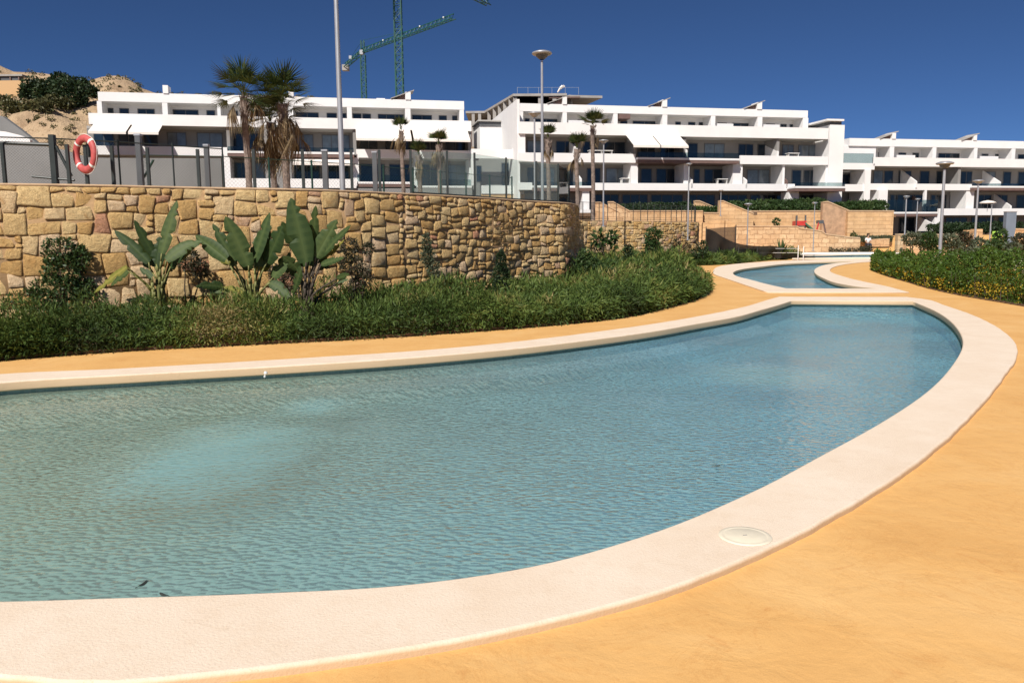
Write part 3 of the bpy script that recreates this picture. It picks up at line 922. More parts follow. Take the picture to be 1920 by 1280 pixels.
def join_stones(name, lst, root):
    V = []; Fc = []; R = []; b = 0
    for (cs, cz, v, f, rn) in lst:
        V.append(v); Fc.append(f + b); R.append(np.full(len(v), rn)); b += len(v)
    o = arrays(name, np.concatenate(V) - np.array(root.location), np.concatenate(Fc), M['stone'], root, np.concatenate(R))
    o['kind'] = 'stuff'
join_stones('small_stone', st[300:], wall1)
wall2 = wall_core('stone_retaining_wall', PW2, 0, PW2.len, -0.1, WT, 0.45, 'farther low retaining wall of golden stone ending beside the dark shade net', 'stone wall')
sB = PW2.S[int(np.argmin(np.abs(PW2.P[:, 1] - 41)))]
join_stones('wall_stone', stones(PW2, sB, PW2.len - 1, 0.2, WT - 0.045, 0.19, 0.15, SZ_SM, 31), wall2)

# upper terrace behind the walls
tl = [p - Vector((n[0], n[1], 0)) * 0.3 for p, n in zip(w1, PW1.N)] + [p - Vector((n[0], n[1], 0)) * 0.3 for p, n in zip(w2, PW2.N)]
terr = [Vector((p.x, p.y, 0)) for p in tl[::3]] + [Vector((13, 64, 0)), Vector((14, 70, 0)), Vector((-90, 70, 0)), Vector((-90, 14.6, 0)), Vector((-22, 14.6, 0))]
fill('upper_terrace', [terr], 2.3, M['sand'], kind='structure')

# ------------------------------------------------------------------ planting beds
bed = GL([(-330, 716), (-150, 694), (0, 676), (100, 668), (300, 655), (500, 645), (700, 635), (900, 621), (1050, 609), (1150, 598), (1230, 582), (1300, 562), (1324, 547), (1318, 533), (1290, 518), (1262, 509), (1256, 503), (1285, 498.5), (1338, 497.0), (1384, 493.6), (1464, 486.6), (1500, 484.5)], 0)
bedc = [Vector((p.x, p.y, 0)) for p in catmull(bed, False, 4)]
back = [Vector((22, 66, 0)), Vector((14, 64, 0))] + [p - Vector((n[0], n[1], 0)) * 0.1 for p, n in list(zip(w2, PW2.N))[::-4]] + [p - Vector((n[0], n[1], 0)) * 0.1 for p, n in list(zip(w1, PW1.N))[::-4] if p.x > -17]
bedpoly = [(p.x, p.y) for p in bedc + back]
fill('planting_soil', [[Vector((x, y, 0)) for x, y in bedpoly]], 0.03, M['soil'], 0.02, 0.0, kind='structure')
bedfront = [(p.x, p.y) for p in bedc]
def front_dist(P, line):
    d = np.full(len(P), 1e9)
    for i in range(len(line) - 1):
        a = np.array(line[i]); b = np.array(line[i + 1]); ab = b - a
        t = np.clip(((P[:, :2] - a) @ ab) / ((ab ** 2).sum() + 1e-12), 0, 1)
        q = a + t[:, None] * ab
        d = np.minimum(d, np.hypot(P[:, 0] - q[:, 0], P[:, 1] - q[:, 1]))
    return d
def cover_height(P, line, far=False):
    d = front_dist(P, line)
    n = vnoise(P[:, :2], 1.3, 4) * 0.55 + vnoise(P[:, :2], 3.1, 6) * 0.45
    hmax = np.where(P[:, 1] > 44, 0.40, 0.62) * (P[:, 1] > 30) + (P[:, 1] <= 30) * (0.42 + 0.12 * np.clip((P[:, 1] - 15) / 6, 0, 1.5))
    front = np.exp(-((d - 0.55) / 0.5) ** 2) * 0.30 * vnoise(P[:, :2], 0.9, 9)
    h = (0.45 + 0.55 * np.clip(d / 0.4, 0, 1)) * (hmax * (0.30 + 1.25 * n * n + .25 * n) + front + .14 * (vnoise(P[:, :2], 0.75, 21) > .55) + .34 * np.maximum(0, vnoise(P[:, :2], 2.3, 31) - .5))
    bare = vnoise(P[:, :2], 0.8, 12) > 0.74
    return np.where(bare & (d > .3), h * 0.25, h)
# soft mound under the foliage
def cover():
    lo = np.array([-17, 8.0]); hi = np.array([23, 66.0])
    # density falls with distance
    N = 1300000
    P = np.empty((0, 2))
    Yr = 8 + (66 - 8) * RNG.random(N) ** 2.6
    Xr = lo[0] + (hi[0] - lo[0]) * RNG.random(N)
    P = np.stack([Xr, Yr], 1)
    px = 960 + F * P[:, 0] / P[:, 1]
    P = P[(px > -180) & (px < 1560)]
    P = P[inside(P, bedpoly)]
    P = P[:300000]
    # a denser hanging fringe along the front edge
    seg = np.array(bedfront); k_ = RNG.integers(0, len(seg) - 1, 90000); t_ = RNG.random((90000, 1))
    w_ = np.clip(14 / seg[k_][:, 1], 0.15, 1); kk = RNG.random(90000) < w_; k_ = k_[kk]; t_ = t_[kk]
    Fr = seg[k_] * (1 - t_) + seg[k_ + 1] * t_ + RNG.normal(size=(len(k_), 2)) * .05 + np.array([0, 1.]) * RNG.uniform(-.10, .45, (len(k_), 1))
    nfr = len(Fr)
    P = np.concatenate([P, Fr])
    h = cover_height(P, bedfront)
    h[-nfr:] = np.maximum(h[-nfr:], .16 + .22 * vnoise(Fr, 1.7, 3))
    z = 0.03 + h * (1 - RNG.random(len(P)) ** 1.7 * 0.9)
    z[-nfr:] = 0.05 + h[-nfr:] * RNG.random(nfr)
    pos = np.concatenate([P, z[:, None]], 1)
    sc = np.clip(P[:, 1] / 14, 0.9, 2.6)
    fd = np.clip(1 - front_dist(P, bedfront) / .5, 0, 1)[:, None]
    tall = (vnoise(P, 0.75, 21) > .55)
    D = rdir(len(P), 0.0) * np.where(tall, .45, 1.0)[:, None] + np.array([0, -0.2, 0.6]) + fd * np.array([.1, -.5, -.75])
    clump = vnoise(P, 2.2, 8)
    rn = np.clip(0.40 * RNG.random(len(P)) + 0.50 * clump + 0.75 * vnoise(P, 0.7, 14) - 0.40 + .12 * (z > .75 * h), 0, 1)
    L = RNG.uniform(0.06, 0.16, len(P)) * sc; W = RNG.uniform(0.007, 0.014, len(P)) * sc
    o = leafmesh('ground_cover', pos, D, L, W, M['ground_cover'], None, rn)
    o['kind'] = 'stuff'; o['label'] = 'low dark green ground cover planted along the foot of the stone wall'; o['category'] = 'ground cover'
cover()

# right-hand hedge
hb = GL([(1634, 507), (1660, 517), (1700, 529), (1760, 546), (1820, 558), (1880, 568), (1960, 582), (2060, 600)], 0)
hbc = [Vector((p.x, p.y, 0)) for p in catmull(hb, False, 4)]
hback = [p + Vector((1.6, 3.4, 0)) for p in hbc[::-1]]
hpoly = [(p.x, p.y) for p in hbc + hback]
fill('hedge_soil', [[Vector((x, y, 0)) for x, y in hpoly] ], 0.02, M['soil'], 0.015, 0.0, kind='structure')
def hedge():
    root = empty('flowering_hedge', (hpoly[12][0], hpoly[12][1], 0), 0, 'long green hedge with yellow flowers low on its front beside the right path', 'hedge')
    lo = np.min(hpoly, 0); hi = np.max(hpoly, 0)
    P = lo + (hi - lo) * RNG.random((700000, 2))
    P = P[inside(P, hpoly)][:150000]
    line = [(p.x, p.y) for p in hbc]
    d = edge_dist(P, hpoly)
    df = front_dist(P, line)
    n = vnoise(P, 1.1, 2) * .6 + vnoise(P, 2.9, 5) * .4
    h = (0.92 + 0.46 * n + 0.10 * np.clip(df / 2, 0, 1)) * np.clip(d / 0.35, 0.25, 1) ** 0.5
    side = d < 0.5
    z = np.where(side, h * RNG.random(len(P)) ** 0.9, h * (1 - 0.35 * RNG.random(len(P)) ** 1.6)) + 0.02
    pos = np.concatenate([P, z[:, None]], 1)
    D = rdir(len(P), 0.5)
    isfl = (RNG.random(len(P)) < np.clip(vnoise(pos, 1.9, 7) * 1.6 - 0.58, 0.02, 0.5)) & (z < h * 0.72) & (df < 0.8)
    sc = np.clip(P[:, 1] / 24, 0.8, 1.7)
    rn = np.clip(0.5 * RNG.random(len(P)) + 0.4 * vnoise(pos, 2.2, 1), 0, 0.84)
    loc = np.array(root.location)
    k = ~isfl
    leafmesh('foliage', pos[k] - loc, D[k], RNG.uniform(0.06, 0.12, k.sum()) * sc[k], RNG.uniform(0.014, 0.026, k.sum()) * sc[k], M['hedge'], root, rn[k])
    k = isfl
    leafmesh('blossom', pos[k] - loc + np.array([-0.03, -0.05, 0]), D[k], 0.055 * sc[k], 0.022 * sc[k], M['hedge'], root, RNG.uniform(0.9, 1, k.sum()))
    mb = MB()
    for p in P[:160]:
        mb.tube((p[0] - loc[0], p[1] - loc[1], 0), (p[0] - loc[0] + random.uniform(-.1, .1), p[1] - loc[1] + random.uniform(-.1, .1), 0.6), 0.012, 0.006, 5)
    mb.build('stem', M['stemdark'], root)['kind'] = 'stuff'
hedge()

# ================================================================== BUILDINGS
AZ = math.radians(78.5)
DV = Vector((math.sin(AZ), math.cos(AZ), 0)); NV = Vector((-math.cos(AZ), math.sin(AZ), 0))
RZ = math.atan2(DV.y, DV.x)
R3T = R3.transposed()
def cube_data(mat, name):
    me = bpy.data.meshes.new(name)
    v = [(0, 0, 0), (1, 0, 0), (1, 1, 0), (0, 1, 0), (0, 0, 1), (1, 0, 1), (1, 1, 1), (0, 1, 1)]
    f = [(0, 3, 2, 1), (4, 5, 6, 7), (0, 1, 5, 4), (1, 2, 6, 5), (2, 3, 7, 6), (3, 0, 4, 7)]
    me.from_pydata(v, [], f); me.materials.append(mat)
    return me
class Block:
    def __init__(s, name, label, px, Y, cat='apartment building'):
        o = ray(px, 400); s.O = Vector((o.x / o.y * Y, Y, 0))
        s.root = empty(name, s.O, RZ, label, cat)
    def u(s, px, o=0.0, z=8.0):
        A = R3T @ (s.O + NV * o + Vector((0, 0, z - CAMZ))); D = R3T @ DV
        k = (px - 960) / F
        # (A.x+u D.x) = k * -(A.z+u D.z)
        return -(A.x + k * A.z) / (D.x + k * D.z)
    def box(s, name, x0, x1, z0, z1, o0, o1, mat, parent=None):
        """x0,x1 are photograph columns seen at front offset o0"""
        zc = (z0 + z1) / 2
        return s.ubox(name, s.u(x0, o0, zc), s.u(x1, o0, zc), z0, z1, o0, o1, mat, parent)
    def ubox(s, name, u0, u1, z0, z1, o0, o1, mat, parent=None):
        mb = MB().box(0, u1 - u0, 0, o1 - o0, 0, z1 - z0)
        ob = mb.build(name, mat, parent or s.root)
        ob.location = (u0, o0, z0)
        return ob
    def window(s, x0, x1, z0, z1, o, pale=False, mull=None):
        zc = (z0 + z1) / 2
        u0, u1 = s.u(x0, o, zc), s.u(x1, o, zc)
        wd, h = u1 - u0, z1 - z0
        t = 0.07
        mb = MB().box(0, wd, -0.05, 0.0, 0, t).box(0, wd, -0.05, 0.0, h - t, h).box(0, t, -0.048, 0, t, h - t).box(wd - t, wd, -0.048, 0, t, h - t)
        n = mull if mull is not None else max(0, int(wd / 1.3))
        for i in range(1, n + 1):
            c = wd * i / (n + 1)
            mb.box(c - 0.035, c + 0.035, -0.046, 0, t, h - t)
        f = mb.build('window', M['frame'], s.root); f.location = (u0, o, z0)
        p = MB().box(t * .5, wd - t * .5, -0.03, -0.004, t * .5, h - t * .5).build('pane', M['pane_pale'] if pale else M['pane'], f)
        return f
    def level(s, x0, x1, zf, zp, o=0.0, th=0.22, depth=2.6, name='parapet'):
        """balcony: parapet band from zf (bottom) to zp (top) and the floor slab behind it"""
        s.box(name, x0, x1, zf, zp, o, o + th, M['white'])
        zc = (zf + zp) / 2
        u0, u1 = s.u(x0, o, zc), s.u(x1, o, zc)
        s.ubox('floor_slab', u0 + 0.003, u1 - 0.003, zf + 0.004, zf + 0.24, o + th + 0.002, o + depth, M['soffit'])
    def railed(s, x0, x1, zf, zp, o=-0.5):
        """projecting balcony: brown edge, thin white lip, glass railing above"""
        zl = zf + 0.42
        zc = zf + .3
        u0, u1 = s.u(x0, o, zc), s.u(x1, o, zc)
        s.ubox('balcony_slab', u0, u1, zf - 0.02, zl - 0.14, o, 2.6, M['brown'])
        s.ubox('balcony_edge', u0 - 0.03, u1 + 0.03, zl - 0.137, zl + 0.06, o - 0.03, 2.58, M['white'])
        g = s.ubox('glass_railing', u0 + 0.02, u1 - 0.02, zl + 0.063, zp + 0.05, o + 0.04, o + 0.06, M['railglass'])
    def fin(s, x0, x1, z0, z1, o0, o1, mat=None, name='divider_wall'):
        return s.box(name, x0, x1, z0, z1, o0, o1, mat or M['white'])
    def slopefin(s, x, z0, zt, zb, o0, o1, th=0.16, mat=None):
        """dividing screen whose top slopes down towards the front edge"""
        u = s.u(x, o0, z0)
        v = MB()
        poly = [(o0, z0), (o1, z0), (o1, zt), (o0, zb)]
        mb = MB(); b = 0
        mb.v = [(0, a, c) for a, c in poly] + [(th, a, c) for a, c in poly]
        mb.f = [(0, 1, 2, 3), (7, 6, 5, 4)] + [(i, (i + 1) % 4, 4 + (i + 1) % 4, 4 + i) for i in range(4)]
        ob = mb.build('divider_screen', mat or M['white'], s.root); ob.location = (u, 0, 0)
    def awning(s, x0, x1, ztop, drop=1.1, out=1.9):
        u0, u1 = s.u(x0, -out, ztop - drop), s.u(x1, -out, ztop - drop)
        mb = MB()
        a = (-0.02, ztop); b_ = (-out, ztop - drop)
        mb.v = [(u0, a[0], a[1]), (u1, a[0], a[1]), (u1, b_[0], b_[1]), (u0, b_[0], b_[1]),
                (u0, a[0], a[1] - .03), (u1, a[0], a[1] - .03), (u1, b_[0], b_[1] - .03), (u0, b_[0], b_[1] - .03)]
        mb.f = [(0, 1, 2, 3), (7, 6, 5, 4), (0, 3, 7, 4), (1, 5, 6, 2), (3, 2, 6, 7), (0, 4, 5, 1)]
        mb.box(u0, u1, -out - 0.03, -out + 0.03, ztop - drop - 0.22, ztop - drop - 0.035)
        w = mb.build('awning', M['awning'], s.root)
        am = MB()
        for uu in (u0 + 0.15, u1 - 0.15):
            am.tube((uu, -0.03, ztop - 0.5), (uu, -out, ztop - drop - 0.05), 0.035, n=6)
        am.build('awning_arm', M['frame'], w)
    def chimney(s, x0, x1, z0, z1, o0=2.9, o1=4.2, canopy=True):
        s.fin(x0, x1, z0, z1, o0, o1, name='chimney')
        if canopy:
            u1 = s.u(x1, o0, z1); u0 = u1 - 2.0
            mb = MB(); zb = z1 - 0.7
            mb.v = [(u0, o0, zb), (u1 + .35, o0, z1 + .16), (u1 + .35, o0 + 2.0, z1 + .16), (u0, o0 + 2.0, zb)]
            mb.v += [(a, b, c + .08) for a, b, c in mb.v]
            mb.f = [(3, 2, 1, 0), (4, 5, 6, 7), (0, 1, 5, 4), (1, 2, 6, 5), (2, 3, 7, 6), (3, 0, 4, 7)]
            mb.build('roof_canopy', M['concrete'], s.root)
            mb = MB(); mb.v = [(u0 + .2, o0 + .35, zb - .15), (u1 - 0.3, o0 + .35, zb - .15), (u1 - 0.3, o0 + .35, z1 - .02), (u0 + .2, o0 + 1.6, zb - .15), (u1 - .3, o0 + 1.6, zb - .15), (u1 - .3, o0 + 1.6, z1 - .02)]
            mb.f = [(0, 1, 2), (5, 4, 3), (0, 3, 4, 1), (1, 4, 5, 2), (2, 5, 3, 0)]
            mb.build('roof_hatch', M['brown'], s.root)

# ---------------------------------------------------------------- left block
L = Block('apartment_block', 'left white terraced apartment block behind the two tall fan palms', 300, 76)
zA, zAf, zB, zBf, zC, zCf, zR, zRf = 13.4, 12.4, 10.5, 9.7, 7.55, 6.7, 15.8, 14.95
x0, x1 = 166, 884
# massing
uL0, uL1 = L.u(169, 2.6, 8), L.u(884, 2.6, 8)
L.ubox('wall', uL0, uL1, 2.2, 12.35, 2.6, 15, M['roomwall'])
uA0, uA1 = L.u(184, 5.0, 13.5), L.u(868, 5.0, 13.5)
L.ubox('wall', uA0, uA1, 12.36, zRf + 0.02, 5.0, 15, M['white'])
uR0, uR1 = L.u(183, 3, zR), L.u(870, 3, zR)
L.ubox('roof', uR0, uR1, zRf, zR, 3.0, 15.2, M['white'])
L.level(x0, x1, zAf, zA, depth=5.0)
L.ubox('terrace_slab', uL0, uL1, 12.37, 12.6, 2.6, 5.0, M['soffit'])
for a, b in ((183, 192), (408, 414), (651, 660), (862, 870)): L.fin(a, b, 12.6, zRf, 3.02, 5.0)
for a, b in ((305, 315), (541, 550), (760, 770)):
    L.fin(a, b, 12.6, zRf, 3.02, 5.0); L.chimney(a, b, zR, zR + 0.75, canopy=(a == 760))
L.box('roof_vent', 706, 722, zR, zR + .25, 4.0, 5.0, M['white'])
for a, b, p in ((200, 214, 1), (225, 243, 1), (259, 291, 1), (325, 373, 1), (388, 404, 0), (430, 447, 0), (470, 500, 0), (555, 598, 0), (613, 632, 0), (637, 650, 0), (662, 678, 0), (680, 696, 0), (709, 757, 0), (773, 810, 0), (823, 838, 0), (848, 862, 0)):
    L.window(a, b, 12.65, 14.62, 5.0, False)
# floor B
L.level(166, 426, zBf, zB); L.railed(427, 497, zBf - .05, zB); L.railed(548, 664, zBf - .05, zB); L.level(668, 884, zBf, zB)
L.fin(498, 547, zBf - 6, zB + 1.9, -0.6, 2.6, M['roomwall'])
for a, b in ((425, 431), (662, 668), (776, 781), (878, 884)): L.fin(a, b, 9.94, zAf, 0.24, 2.6, M['roomwall'])
for a, b, p in ((176, 215, 0), (222, 262, 0), (270, 297, 0), (314, 350, 1), (370, 418, 1), (437, 458, 0), (466, 494, 0), (552, 588, 1), (604, 656, 1), (675, 708, 0), (722, 770, 0), (787, 826, 0), (834, 875, 0)):
    L.window(a, b, 9.98, 12.15, 2.6, p)
for a, b in ((165, 236), (240, 297), (668, 772), (776, 882)): L.awning(a, b, zAf + .05, 0.90 if a < 500 else 1.12)
# floor C
L.level(412, 514, zCf, zC, -1.2, depth=3.8); L.level(537, 668, zCf, zC, -1.2, depth=3.8)
L.railed(670, 776, zCf + .15, zC + .4, -0.9); L.railed(782, 884, zCf - .2, zC, -0.9)
for a, b in ((420, 432), (545, 549), (661, 673), (777, 784), (880, 886)): L.fin(a, b, 7.0, zBf, 0.0, 2.6)
for a, b, p in ((180, 240, 0), (260, 330, 0), (345, 415, 0), (440, 468, 0), (476, 515, 1), (552, 600, 0), (608, 655, 0), (676, 722, 0), (730, 772, 0), (788, 826, 0), (836, 876, 1)):
    L.window(a, b, 6.95, 9.35, 2.6, p)
L.awning(549, 660, zBf - .03, .6, .9)
L.fin(410, 886, 2.2, zCf, -1.0, 0.0, M['roomwall'], 'wall')

# ---------------------------------------------------------------- middle block
B = Block('apartment_block', 'middle white terraced apartment block with brown balcony edges above the hedges', 1000, 78)
zA, zAf, zB, zBf, zC, zCf, zR, zRf = 12.7, 11.6, 9.85, 9.0, 7.05, 6.35, 14.9, 14.15
uE = B.u(973, 0, 10)
uEr = B.u(1578, 0, 9)
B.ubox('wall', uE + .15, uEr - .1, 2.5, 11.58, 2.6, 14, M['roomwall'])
B.ubox('end_wall', uE - 0.10, uE + 0.145, 3.0, zR - .1, 0.25, 13.5, M['white'])
u1 = B.u(1508, 5, 13)
B.ubox('wall', uE + .15, u1, 11.59, zRf + .01, 5.0, 14, M['white'])
B.ubox('roof', B.u(975, 3, zR), B.u(1515, 3, zR), zRf, zR, 3.0, 14.2, M['white'])
B.level(973, 1553, zAf, zA, depth=2.6)
B.ubox('terrace_slab', uE + .15, uEr - .2, 11.6, 11.83, 2.62, 5.0, M['soffit'])
for a, b in ((975, 981), (1150, 1158), (1333, 1341), (1505, 1515)): B.fin(a, b, 11.83, zRf, 3.02, 5.0)
for a, b in ((1055, 1063), (1242, 1251), (1420, 1429)):
    B.fin(a, b, 11.83, zRf, 3.02, 5.0); B.chimney(a, b, zR, zR + 0.7)
B.box('roof_hood', 1160, 1182, zRf - .5, zRf - .06, 3.0, 4.9, M['brown'])
for a, b in ((984, 993), (1003, 1045), (1083, 1097), (1128, 1140), (1163, 1176), (1186, 1230), (1266, 1276), (1290, 1303), (1310, 1320), (1345, 1362), (1372, 1405), (1436, 1452), (1463, 1474), (1480, 1490)):
    B.window(a, b, 11.88, 13.75, 5.0)
for a in (1066, 1345, 1432): B.box('terrace_screen', a, a + 30, 12.7, 12.95 + .25, 1.8, 1.9, M['white'])
# stair tower on the right end
B.box('stair_tower', 1553, 1580, 3.0, 13.05, 0.0, 6.0, M['white'])
B.box('tower_cap', 1556, 1578, 13.05, 13.42, 0.3, 5.7, M['frame'])
B.box('tower_roof', 1551, 1583, 13.42, 13.60, -0.25, 6.2, M['white'])
# floor B
B.level(973, 1192, zBf, zB); B.railed(1196, 1386, zBf, zB + .1); B.level(1388, 1553, zBf, zB)
for a, b in ((1188, 1194), (1281, 1286), (1456, 1461)): B.fin(a, b, 9.25, zAf, 0.24, 2.6, M['roomwall'])
B.fin(973, 985, 9.25, zAf, 0.24, 2.6)
for a in (1080, 1286, 1457): B.slopefin(a, 9.3, 11.2, 10.3, 0.05, 2.6)
for a, b, p in ((988, 1018, 1), (1042, 1077, 0), (1092, 1120, 0), (1132, 1172, 0), (1200, 1228, 0), (1238, 1268, 0), (1290, 1308, 0), (1320, 1358, 1), (1384, 1412, 0), (1420, 1450, 0), (1466, 1488, 1), (1496, 1536, 1)):
    B.window(a, b, 9.28, 11.3, 2.6, p)
for a, b in ((1188, 1238), (1240, 1291)): B.awning(a, b, zAf + .05, 1.2, 2.2)
# floor C
B.railed(1000, 1112, zCf - .1, zC); B.level(1114, 1490, zCf, zC); B.railed(1492, 1585, zCf - .1, zC, -1.6)
B.level(973, 998, zCf, zC)
for a, b in ((1183, 1196), (1282, 1290), (1374, 1392), (1467, 1471), (1548, 1553)): B.fin(a, b, 6.6, zBf, 0.24, 2.6, M['white'])
for a in (1088, 1296, 1398, 1474): B.slopefin(a, 6.6, 8.6, 7.4, 0.0, 2.6, mat=M['white'] if a != 1474 else M['brown'])
for a, b, p in ((988, 1006, 0), (1012, 1040, 1), (1048, 1080, 0), (1100, 1126, 0), (1136, 1180, 1), (1201, 1222, 0), (1230, 1270, 0), (1300, 1312, 0), (1320, 1370, 0), (1400, 1442, 1), (1448, 1464, 0), (1484, 1502, 0), (1506, 1530, 0)):
    B.window(a, b, 6.62, 8.7, 2.6, p)
# ground floor, deep in shade
B.fin(1478, 1497, 3.0, zCf, -0.3, 1.2)
B.fin(1092, 1105, 3.4, zCf, -0.3, 1.2)
for a, b in ((1112, 1160), (1166, 1214), (1220, 1280), (1288, 1340), (1348, 1400), (1406, 1470), (1500, 1545)):
    B.window(a, b, 3.6, 6.1, 2.6, False)
for a in (1197, 1294, 1390): B.box('step_wall', a, a + 7, 4.2, 4.95, -1.0, -.3, M['white'])
B.box('patio_wall', 1085, 1112, 3.0, 4.4, -1.8, -.4, M['white'])

# ---------------------------------------------------------------- right block
Q = Block('apartment_block', 'right white terraced apartment block stepping down out of the picture edge', 1640, 90)
zA, zAf, zB, zBf, zC, zCf, zR, zRf = 10.3, 9.35, 7.45, 6.75, 4.7, 3.95, 12.7, 11.85
xe = 2240
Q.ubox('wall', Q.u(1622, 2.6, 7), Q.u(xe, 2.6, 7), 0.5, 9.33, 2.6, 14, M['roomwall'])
Q.ubox('wall', Q.u(1632, 5, 11), Q.u(xe, 5, 11), 9.34, zRf + .01, 5.0, 14, M['white'])
Q.ubox('roof', Q.u(1593, 3, zR), Q.u(xe, 3, zR), zRf, zR, 3.0, 14, M['white'])
Q.ubox('wall', Q.u(1582, 3.2, 11), Q.u(1642, 3.2, 11), 8.9, zRf, 3.2, 13.5, M['white'])
Q.level(1638, xe, zAf, zA, depth=2.6)
Q.ubox('terrace_slab', Q.u(1642, 2.6, 9), Q.u(xe, 2.6, 9), 9.36, 9.58, 2.62, 5.0, M['soffit'])
for a, b in ((1668, 1676), (1748, 1755), (1826, 1832), (1896, 1903)):
    Q.fin(a, b, 9.58, zRf, 3.02, 5.0)
Q.chimney(1673, 1680, zR, zR + .65); Q.chimney(1826, 1832, zR, zR + .6)
for a, b in ((1646, 1664), (1684, 1698), (1710, 1722), (1759, 1798), (1840, 1852), (1865, 1876), (1908, 1930)):
    Q.window(a, b, 9.62, 11.4, 5.0)
for a in (1682, 1838): Q.box('terrace_screen', a, a + 34, 10.3, 10.75, 1.6, 1.7, M['white'])
# floor B
Q.level(1628, 1822, zBf, zB); Q.railed(1824, 2060, zBf, zB, -.4)
for a, b, p in ((1637, 1655, 1), (1657, 1674, 0), (1684, 1708, 0), (1724, 1742, 0), (1755, 1774, 0), (1780, 1786, 0), (1800, 1822, 0), (1842, 1866, 1), (1880, 1895, 0), (1908, 1935, 0)):
    Q.window(a, b, 7.02, 9.1, 2.6, p)
for a in (1717, 1874): Q.slopefin(a, 7.0, 9.2, 7.7, -.1, 2.6)
for a in (1628, 1796, ): Q.fin(a, a + 5, 7.0, zAf, 0.24, 2.6, M['roomwall'])
# link volume between the blocks
Q.level(1568, 1622, 6.6, 7.35, 0.0, depth=3)
Q.level(1560, 1640, 8.95, 9.6, 0.0, depth=3)
Q.ubox('wall', Q.u(1562, 3, 7), Q.u(1626, 3, 7), 2.0, 8.94, 3.0, 12, M['roomwall'])
Q.fin(1558, 1567, 6.0, 8.95, -.2, 3.0); Q.fin(1620, 1631, 3.0, 8.95, -.1, 2.6)
Q.window(1578, 1618, 7.0, 8.7, 3.0)
g = Q.box('glass_railing', 1572, 1638, 9.65, 10.7, 0.1, 0.12, M['railglass'])
# floor C
Q.fin(1646, 1663, 2.4, zBf, -.3, 1.6); Q.fin(1811, 1826, 4.5, zBf, 0.1, 2.6); 
Q.railed(1664, 1758, zCf - .1, zC + .9, -.4); Q.level(1760, xe, zCf, zC, -.3, depth=3)
for a in (1738,): Q.slopefin(a, 4.2, 6.3, 4.9, 0.0, 2.6, mat=M['brown'])
Q.fin(1733, 1737, 4.2, zBf, 0.0, .3)
Q.slopefin(1894, 4.2, 6.5, 5.0, 0.0, 2.6)
for a, b, p in ((1668, 1694, 0), (1700, 1730, 0), (1744, 1774, 0), (1780, 1806, 0), (1830, 1858, 0), (1864, 1888, 0), (1905, 1935, 0)):
    Q.window(a, b, 4.3, 6.4, 2.6, p)
Q.slopefin(1748, 2.2, zCf, 3.0, -1.4, 1.2); 
Q.fin(1752, 1764, 2.2, zCf, -.3, 1.2)
for a, b in ((1684, 1714), (1720, 1746), (1772, 1812), (1820, 1862), (1870, 1900)):
    Q.window(a, b, 1.6, 3.8, 2.6)

# ---------------------------------------------------------------- small link building between left and middle blocks
K = Block('link_building', 'low pale stair building joining the left and middle apartment blocks', 940, 86, 'building')
K.ubox('stair_tower', K.u(900, 0, 11), K.u(942, 0, 11), 6, 13.4, 0, 4, M['white'])
K.box('tower_cap', 899, 940, 13.4, 13.85, -.1, 4.1, M['frame'])
K.box('tower_roof', 896, 942, 13.85, 14.0, -.3, 4.3, M['soffit'])
K.box('fascia', 884, 985, 9.5, 10.4, -6.0, -5.7, M['white'])
K.ubox('wall', K.u(886, -4, 8), K.u(980, -4, 8), 3, 10.3, -4.0, -0.2, M['roomwall'])
K.window(940, 966, 7.0, 9.3, -4.0, False, 0)
K.window(893, 903, 7.4, 9.0, -4.0, False, 0)
K.box('column', 968, 975, 6.9, 9.5, -6.0, -5.6, M['white'])
K.box('column', 884, 889, 6.9, 9.5, -6.0, -5.6, M['white'])
K.box('parapet', 903, 982, 6.1, 6.9, -6.2, -5.9, M['white'])
K.box('base_wall', 903, 984, 3.0, 6.09, -6.1, -5.85, M['ashlar'])

